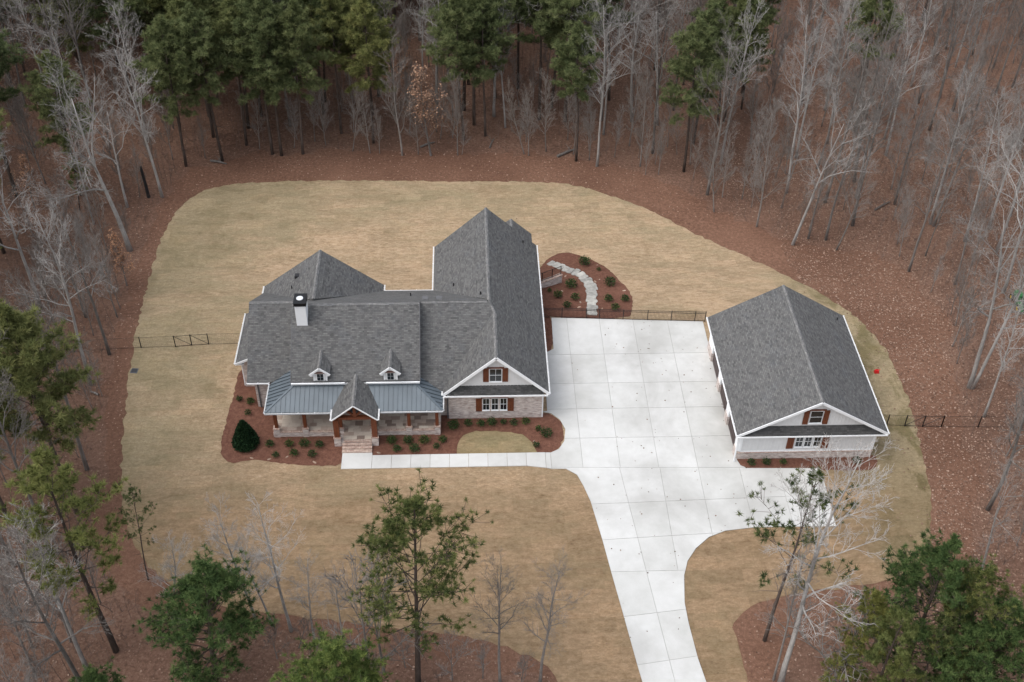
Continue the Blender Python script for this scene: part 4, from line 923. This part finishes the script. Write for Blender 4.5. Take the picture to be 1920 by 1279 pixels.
for k in range(2): pproto('olivepine', 340+k, 14, .17, .38, .165, 46, 22, .30, 'needle_y', 'open', 0)
def beech(seed):
    a, b = bare_tree(seed, 8, .09, 'sapling'); rg = random.Random(seed); lf = MB(); vs_ = b.v
    for i in range(1500):
        p = Vector(vs_[rg.randrange(len(vs_))])+Vector((rg.gauss(0,.06),)*3); d = Vector((rg.uniform(-1,1), rg.uniform(-1,1), rg.uniform(-1,.3))).normalized()*.16; s = d.cross(Vector((rg.uniform(-1,1), rg.uniform(-1,1), 1))).normalized()*.06
        lf.face([p, p+d*.5+s, p+d, p+d*.5-s])
    return [('trunk', a.mesh('trunk', M['bark_grey'], uv=False)), ('branches', b.mesh('branches', M['bark_twig'], uv=False)), ('crown', lf.mesh('crown', M['beech'], uv=False))]
add_proto('beech', 8, beech(401))
NAMES = dict(tall='bare_tree', spread='bare_tree', paletall='bare_tree', sapling='bare_sapling', bush='bare_bush', pine='pine_tree', openpine='pine_tree', densepine='pine_tree', sparsepine='pine_tree', olivepine='pine_tree', beech='beech_sapling')
CATS = dict(sapling='sapling', bush='bush', beech='sapling')
TREES = []
def plant(kind, base, h, axis, label, group=None, var=None, spin=None, fat=1.0):
    lst = PROTO[kind]; H, parts = lst[(random.randrange(len(lst)) if var is None else var) % len(lst)]
    t = thing(NAMES[kind], label, CATS.get(kind, 'tree'), base, group); s = h/H
    t.rotation_mode = 'QUATERNION'; q = Vector((0,0,1)).rotation_difference(axis.normalized()); t.rotation_quaternion = q @ Quaternion((0,0,1), random.uniform(0, 6.28) if spin is None else spin)
    t.scale = (s*fat, s*fat, s)
    for n_, me in parts:
        o = link(n_, me, t)
        if n_ == 'branches': o['kind'] = 'stuff'
    TREES.append((base[0], base[1])); return t
def at_px(kind, b, top, label, group=None, var=None, hmax=30, fat=1.0, spin=None):
    p = gp(*b); q = ony(*top, p.y); ax = q-p
    if ax.length > hmax: ax = ax*(hmax/ax.length)
    return plant(kind, p, ax.length, ax, label, group, var, spin, fat)
def at_top(kind, top, h, label, group=None, var=None, fat=1.0):        # only the top shows: usual height, ground below the frame
    q = onz(*top, h); p = Vector((q.x, q.y, T(q.y))); return plant(kind, p, h, Vector((0,0,1)), label, group, var, None, fat)
# front of the picture
at_px('openpine', (784,1279), (779,948), 'open crowned pine standing alone at the front edge of the lawn', var=0)
at_px('tall', (938,1285), (931,1036), 'slender bare tree at the lawn edge next to the lone pine, narrow crown', fat=.8, var=1)
at_px('tall', (1012,1285), (1023,1052), 'bare tree with a broad twiggy crown at the lawn edge towards the driveway', fat=.9, var=2)
at_px('densepine', (405,1272), (388,1050), 'full bushy dark green pine with needles down to the ground at the lawn corner', var=0, fat=1.12)
at_px('olivepine', (218,1221), (62,842), 'tall yellow green pine with a long bare trunk left of the front lawn', var=0, fat=.95)
at_px('sparsepine', (278,1087), (241,915), 'thin sparse pine with grey dead lower branches at the lawn edge', var=1, fat=.7)
for b, tp in (((546,1183),(487,943)),((511,1173),(454,1005)),((480,1165),(412,946)),((590,1203),(563,1046)),((640,1185),(632,1062)),((320,1180),(318,1000))): at_px('paletall', b, tp, 'thin bare tree in the row along the front edge of the lawn', 'thin bare trees along the front lawn', fat=1.0)
at_px('paletall', (165,1258), (16,953), 'large pale grey bare tree in front of the woods below the yellow green pine', var=0, fat=1.1)
at_px('densepine', (640,1400), (622,1200), 'rounded dark pine whose top rises beside the lone pine', var=1, fat=1.15)
at_top('densepine', (160,1262), 9, 'small green pine top rising below the large pale bare tree', var=1)
for b, tp in (((848,1275),(846,1205)),((690,1240),(668,1090)),((720,1262),(712,1100)),((560,1215),(575,1160)),((600,1262),(604,1190)),((690,1292),(700,1230)),((905,1272),(908,1215)),((975,1290),(985,1235)),((760,1252),(748,1200)),((520,1235),(512,1180))): at_px('bush', b, tp, 'grey twiggy bush on the mulch around the lone pine', 'twiggy bushes around the lone pine')
at_px('sparsepine', (1433,1201), (1527,872), 'leaning sparse pine in the mulch bed in front of the garage', var=0, fat=.9, spin=1.0)
at_px('paletall', (1464,1282), (1612,846), 'pale grey bare tree leaning beside the sparse pine in front of the garage', var=1, fat=1.0)
at_px('tall', (1450,1275), (1530,1000), 'thin bare tree between the leaning pine and the pale grey tree', fat=.6)
at_px('bush', (1560,1285), (1590,1160), 'wide grey thicket at the foot of the pale leaning tree', fat=1.6)
for tp, h, k, v in (((1798,1012),15,'densepine',0),((1870,1075),14,'openpine',1),((1650,1100),11,'olivepine',0),((1700,1140),12,'olivepine',1),((1780,1150),11,'sparsepine',0),((1905,1130),13,'densepine',1),((1840,1180),11,'densepine',0),((1700,1230),9,'olivepine',1),((1600,1215),8,'olivepine',0)): at_top(k, tp, h, 'olive green pine in the dense clump beyond the lawn corner right of the driveway', 'pines in the clump by the driveway', v, fat=.88)
at_px('spread', (1838,1075), (1935,860), 'pale leaning bare tree rising behind the pine clump', var=1, fat=.7)
# right side
t2 = at_px('spread', (1817,727), (1960,330), 'tall pale bare tree leaning right, left stem of the twin beside the tractor', var=0, fat=.85)
at_px('paletall', (1823,728), (2010,390), 'tall pale bare tree leaning right, right stem of the twin beside the tractor', var=1, fat=.9)
at_px('spread', (1486,459), (1604,150), 'white barked bare tree leaning right at the back right edge of the clearing', var=2, fat=.75)
for b, tp, k in (((1515,448),(1560,250),'tall'),((1548,450),(1618,170),'tall'),((1568,469),(1650,300),'tall'),((1465,390),(1512,225),'tall'),((1677,383),(1740,130),'tall'),((1744,420),(1818,120),'paletall'),((1750,424),(1850,150),'tall'),((1871,302),(1886,120),'spread'),((1735,480),(1790,330),'tall')): at_px(k, b, tp, 'bare tree at the right edge of the clearing leaning outward', 'bare trees right of the clearing', fat=.85)
for b, tp in (((1418,425),(1440,200)),((1339,398),(1346,240))): at_px('sapling', b, tp, 'slender grey sapling at the back right corner of the clearing', 'saplings at the back right corner', fat=.8)
for b, tp in (((1282,322),(1312,28)),((1300,270),(1345,0)),((1357,228),(1400,-15)),((1345,235),(1370,10)),((1390,205),(1425,-5))): at_px('pine', b, tp, 'tall pine in the isolated green clump at the back right of the woods', 'pines in the back right clump')
# back edge, left to right
for b, tp in (((694,287),(674,168)),((784,290),(769,181)),((858,291),(848,141)),((991,292),(990,168)),((983,289),(956,161)),((1024,284),(1026,140)),((1200,312),(1211,138)),((1210,328),(1218,250)),((712,288),(706,200)),((866,290),(872,230)),((1105,300),(1110,180))): at_px('sapling', b, tp, 'slender bare sapling along the back edge of the lawn clearing', 'saplings along the back edge', fat=.8)
at_px('sapling', (754,292), (724,87), 'tall double stemmed bare sapling at the back edge of the clearing', var=0, fat=.9)
at_px('beech', (808,292), (784,128), 'small beech holding dry pinkish brown leaves at the back edge', fat=1.0)
at_px('pine', (1080,302), (1091,25), 'pine with a straight pinkish trunk standing forward of the woods at the back', var=1)
at_px('paletall', (1119,312), (1136,-12), 'tall thin pale bare tree right of the forward pine', var=1, fat=.8)
at_px('spread', (1185,228), (1165,-30), 'wide many limbed pale bare tree above the back right of the woods', var=0, fat=1.1)
at_px('spread', (1232,235), (1245,-40), 'broad pale bare tree with long crooked limbs in the back right woods', var=2, fat=.9)
at_px('paletall', (820,215), (805,-40), 'pale bare tree with many upright grey stems deep in the back woods', var=0, fat=1.3)
for b, tp in (((417,302),(352,0)),((511,289),(468,-20)),((528,292),(492,-25)),((568,289),(548,-8)),((462,272),(425,-30)),((343,282),(305,20)),((700,268),(680,-15)),((870,262),(862,-25)),((910,255),(905,-30)),((640,250),(622,-30))): at_px('pine', b, tp, 'tall pine with a bare trunk along the back left edge of the clearing', 'pines along the back left edge')
at_px('paletall', (276,262), (212,-14), 'tall white barked tree towering over the back left woods', var=0, fat=1.0)
at_px('spread', (244,470), (150,95), 'big pale bare tree with spreading white limbs left of the clearing', var=1, fat=1.1)
at_px('paletall', (170,721), (52,378), 'tall pale grey bare tree by the wire fence left of the lawn', var=1, fat=1.0)
at_px('tall', (161,595), (96,390), 'grey bare tree just behind the pale tree by the wire fence', var=0)
for b, tp in (((220,595),(178,430)),((175,770),(138,675)),((249,255),(232,180)),((240,462),(228,380)),((150,560),(120,470))): at_px('sapling', b, tp, 'thin grey sapling in the litter left of the lawn', 'saplings left of the lawn', fat=.8)
at_px('olivepine', (150,395), (140,290), 'young yellow green pine among the bare trees left of the clearing', var=1)
at_px('sparsepine', (94,813), (2,565), 'pale green pine with many dead grey branches left of the lawn', var=1, fat=.9)
snag = gp(279,370); mb = MB().tube([(0,0,-.3),(-.05,.02,1.6),(-.12,0,3.4),(-.14,.03,3.9)], [.2,.17,.15,.1], 8); o = link('tree_snag', mb.mesh('tree_snag', M['pipe'], uv=False), label='charred black broken trunk standing at the back left corner', category='snag'); o.location = snag
# random fill of the woods behind and beside
rgf = random.Random(21)
CL = smooth(CLEAR, 1)
def ok(x, y, dmin, margin_poly=True):
    if inside((x, y), CL) or (41 < x < 58 and -18 < y < 6.5): return False
    for a, b in TREES:
        if (a-x)**2+(b-y)**2 < dmin*dmin: return False
    return True
cnt = dict(pine=0, tall=0, sapling=0)
def fill(n, xr, yr, dmin, weights):
    for _ in range(n):
        x = rgf.uniform(*xr); y = rgf.uniform(*yr)
        if not ok(x, y, dmin): continue
        b = Vector((x, y, T(y))); u, v = proj(b); u2, v2 = proj(b+Vector((0,0,20)))
        if u < -200 or u > 2120 or v2 > 1400 or v < -300: continue
        if y < -22 and not (x < -27 or x > 36): continue
        zn = 'left of the lawn' if (u < 330 and v > 250) else ('right of the garage' if (u > 1560 and v > 330) else ('behind the left half of the back lawn' if u < 960 else 'behind the right half of the back lawn'))
        k = weights(x, y, u, v); lean = Vector((rgf.gauss(0,.03), rgf.gauss(0,.03), 1))
        if k == 'pine': plant('pine', b, rgf.uniform(17, 25), lean, 'tall pine standing within the woods '+zn, 'pines within the woods '+zn); cnt['pine'] += 1
        elif k in ('tall', 'spread', 'paletall'): plant(k, b, rgf.uniform(13, 22), lean, ('leafless grey tree' if k == 'tall' else ('pale wide limbed leafless tree' if k == 'spread' else 'pale straight leafless tree'))+' within the woods '+zn, {'tall':'grey','paletall':'pale straight','spread':'pale spreading'}[k]+' leafless trees within the woods '+zn, fat=rgf.uniform(.7, 1.0)); cnt['tall'] += 1
        elif k == 'beech': plant('beech', b, rgf.uniform(4, 7), lean, 'beech sapling with dry brown leaves within the woods', 'beech saplings within the woods')
        elif not (-60 < u < 1980 and v > 55): continue
        else: plant('sapling', b, rgf.uniform(5, 11), lean, 'thin leafless sapling within the woods '+zn, 'saplings within the woods '+zn, fat=.85); cnt['sapling'] += 1
def wfun(x, y, u, v):
    pp = .62 if u < 640 else (.45 if u < 980 else (.25 if u < 1150 else (.22 if u < 1450 and v < 200 else .012)))
    if v > 200 and u < 340: pp = .06 if u > 40 else .4
    r = rgf.random()
    if r < pp: return 'pine'
    if r < pp+(1-pp)*(.36 if u < 1150 else .52): return rgf.choice(['tall']*7+['paletall','paletall','spread'])
    if r < pp+(1-pp)*.43: return 'beech'
    return 'sapling'
fill(3000, (-95, 100), (24, 88), 2.85, wfun)
fill(700, (-75, -30), (-22, 40), 3.2, wfun)
fill(800, (30, 85), (-22, 45), 3.2, wfun)
ex = 0
for _ in range(2500):                      # belt of edge saplings round the clearing
    a = rgf.randrange(len(CL)); p = CL[a]; x = p[0]+rgf.gauss(0, 5); y = p[1]+rgf.gauss(0, 5)
    u, v = proj(Vector((x, y, T(y))))
    if y < -16 or ex >= 70 or not ok(x, y, 1.3): continue
    if not (-60 < u < 1980): continue
    zn = 'left of the lawn' if (u < 330 and v > 250) else ('right of the garage' if (u > 1560 and v > 330) else ('behind the left half of the back lawn' if u < 960 else 'behind the right half of the back lawn'))
    plant('sapling', Vector((x, y, T(y))), rgf.uniform(4, 9), Vector((rgf.gauss(0,.05), rgf.gauss(0,.05), 1)), 'thin leafless sapling within the woods '+zn, 'saplings within the woods '+zn, fat=.8); ex += 1
fill(260, (-48, -27), (-42, -22), 2.4, lambda x, y, u, v: rgf.choice(['sapling','sapling','tall']))
fill(160, (36, 56), (-40, -22), 2.6, lambda x, y, u, v: rgf.choice(['sapling','sapling','tall']))
print('trees', len(TREES), cnt, ex)

# ---------------------------------------------------------------- undergrowth, logs, fallen leaves
rgu = random.Random(77); mb = MB(); nb = 0
while nb < 9000:
    x = rgu.uniform(-80, 88); y = rgu.uniform(-38, 80)
    if inside((x, y), CL): continue
    nb += 1
    p = Vector((x, y, T(y)-.03)); k = rgu.randint(2, 4)
    for _ in range(k):
        d = Vector((rgu.gauss(0,.5), rgu.gauss(0,.5), 1)).normalized(); L = rgu.uniform(.4, 1.8); s = d.cross(Vector((rgu.uniform(-1,1), rgu.uniform(-1,1), .2))).normalized()*rgu.uniform(.008, .016)
        q = p+d*L*.55; e = p+d*L+Vector((rgu.gauss(0,.25), rgu.gauss(0,.25), 0)); mb.face([p-s, p+s, q+s*.7, q-s*.7]); mb.face([q-s*.7, q+s*.7, e])
link('undergrowth', mb.mesh('undergrowth', M['brush'], uv=False), label='brown leafless undergrowth twigs across the forest floor', category='undergrowth', kind='stuff')
th = MB(); nt = 0
while nt < 2700:
    x = rgu.uniform(-85, 92); y = rgu.uniform(-40, 84)
    if inside((x, y), CL) or (y < -24 and -26 < x < 30): continue
    b = Vector((x, y, T(y)-.1)); u, v = proj(b)
    if u < -200 or u > 2120 or v < -300: continue
    nt += 1; H_ = rgu.uniform(2.0, 7); ax = Vector((rgu.gauss(0,.06), rgu.gauss(0,.06), 1)).normalized(); top = b+ax*H_; r_0 = .010+H_*.0022
    th.tube([b, b.lerp(top, .5)+Vector((rgu.gauss(0,.12), rgu.gauss(0,.12), 0)), top], [r_0, r_0*.6, .006], 3, False)
    for j in range(17):
        t = .25+.7*rgu.random(); p = b.lerp(top, t); a = rgu.uniform(0, 6.28); d = Vector((math.cos(a), math.sin(a), rgu.uniform(.5, 1.8))).normalized(); L = H_*.28*(1.25-t)*rgu.uniform(.6, 1.3)
        e = p+d*L; s_ = d.cross(Vector((rgu.uniform(-1,1), rgu.uniform(-1,1), .2))).normalized()*.011; th.face([p-s_, p+s_, e])
        for k2 in range(3):
            pp = p.lerp(e, rgu.uniform(.3, .9)); d2 = (d+Vector((rgu.gauss(0,.6), rgu.gauss(0,.6), rgu.gauss(0,.4)+.2))).normalized(); s2 = d2.cross(Vector((rgu.uniform(-1,1), rgu.uniform(-1,1), .2))).normalized()*.008; th.face([pp-s2, pp+s2, pp+d2*L*.5])
link('understory_thicket', th.mesh('understory_thicket', M['brush'], uv=False), label='grey brown mass of thin leafless understory stems filling the woods', category='thicket', kind='stuff')
mb = MB(); n = 0
LW = LAWN
while n < 80000:
    if rgu.random() < .45: x = rgu.uniform(24, 62); y = rgu.uniform(-38, 36)
    else: x = rgu.uniform(-66, 75); y = rgu.uniform(-38, 62)
    if -32 < x < 28 and -30 < y < 22: continue
    inl = inside((x, y), LW[::4])
    if inl and rgu.random() > (.06 if x > 25 else .004): continue
    n += 1; p = Vector((x, y, T(y)+(.06 if inl else .03)+rgu.uniform(0, .03))); a = rgu.uniform(0, 6.28); L = rgu.uniform(.08, .2); d = Vector((math.cos(a), math.sin(a), rgu.uniform(-.25,.35)))*L; s = Vector((-math.sin(a), math.cos(a), rgu.uniform(-.4,.4)))*L*.45
    mb.face([p, p+d*.5+s, p+d, p+d*.5-s])
link('leaf_litter', mb.mesh('leaf_litter', M['leaf'], uv=False), label='dry brown leaves scattered over the forest floor', category='leaves', kind='stuff')
mb = MB(); n = 0
while n < 140:
    x = rgu.gauss(13.5, 4.0) if rgu.random() < .7 else rgu.uniform(-13, 22); y = rgu.uniform(-33, 2.5)
    if not inside((x, y), DRIVE) and not (-13 < x < 3 and W1+.1 < y < W0-.1 and rgu.random() < .5): continue
    n += 1; p = Vector((x, y, .097)); a = rgu.uniform(0, 6.28); L = rgu.uniform(.06, .14); d = Vector((math.cos(a), math.sin(a), rgu.uniform(0,.3)))*L; s = Vector((-math.sin(a), math.cos(a), rgu.uniform(0,.3)))*L*.45
    mb.face([p, p+d*.5+s, p+d, p+d*.5-s])
link('driveway_leaves', mb.mesh('driveway_leaves', M['leaf_dark'], uv=False), label='dark fallen leaves scattered over the concrete driveway', category='leaves', kind='stuff')
for i, (a, b, r) in enumerate((((1045,295),(1080,281),.16),((788,277),(815,268),.12),((395,303),(425,309),.14),((185,742),(170,736),.1),((918,278),(925,262),.09),((1640,395),(1668,380),.13))):
    p, q = gp(*a), gp(*b); mid = (p+q)/2+Vector((0,0,.1)); up = Vector((0,0,r*.9))
    lg = MB().tube([p+up, mid+up*.9, q+up], [r, r*.85, r*.5], 8)
    for t, s in ((.45, 1), (.7, -1)):
        c = p.lerp(q, t)+up; lg.tube([c, c+Vector((s*.4, .3, .55)), c+Vector((s*.7, .35, .8))], [r*.3, r*.2, .01], 5)
    o = solo('fallen_log', lg, M['bark_grey'], 'fallen dead branch lying on the litter at the edge of the woods', 'log', (mid.x, mid.y, T(mid.y)), 'fallen logs at the woods edge', uv=False)
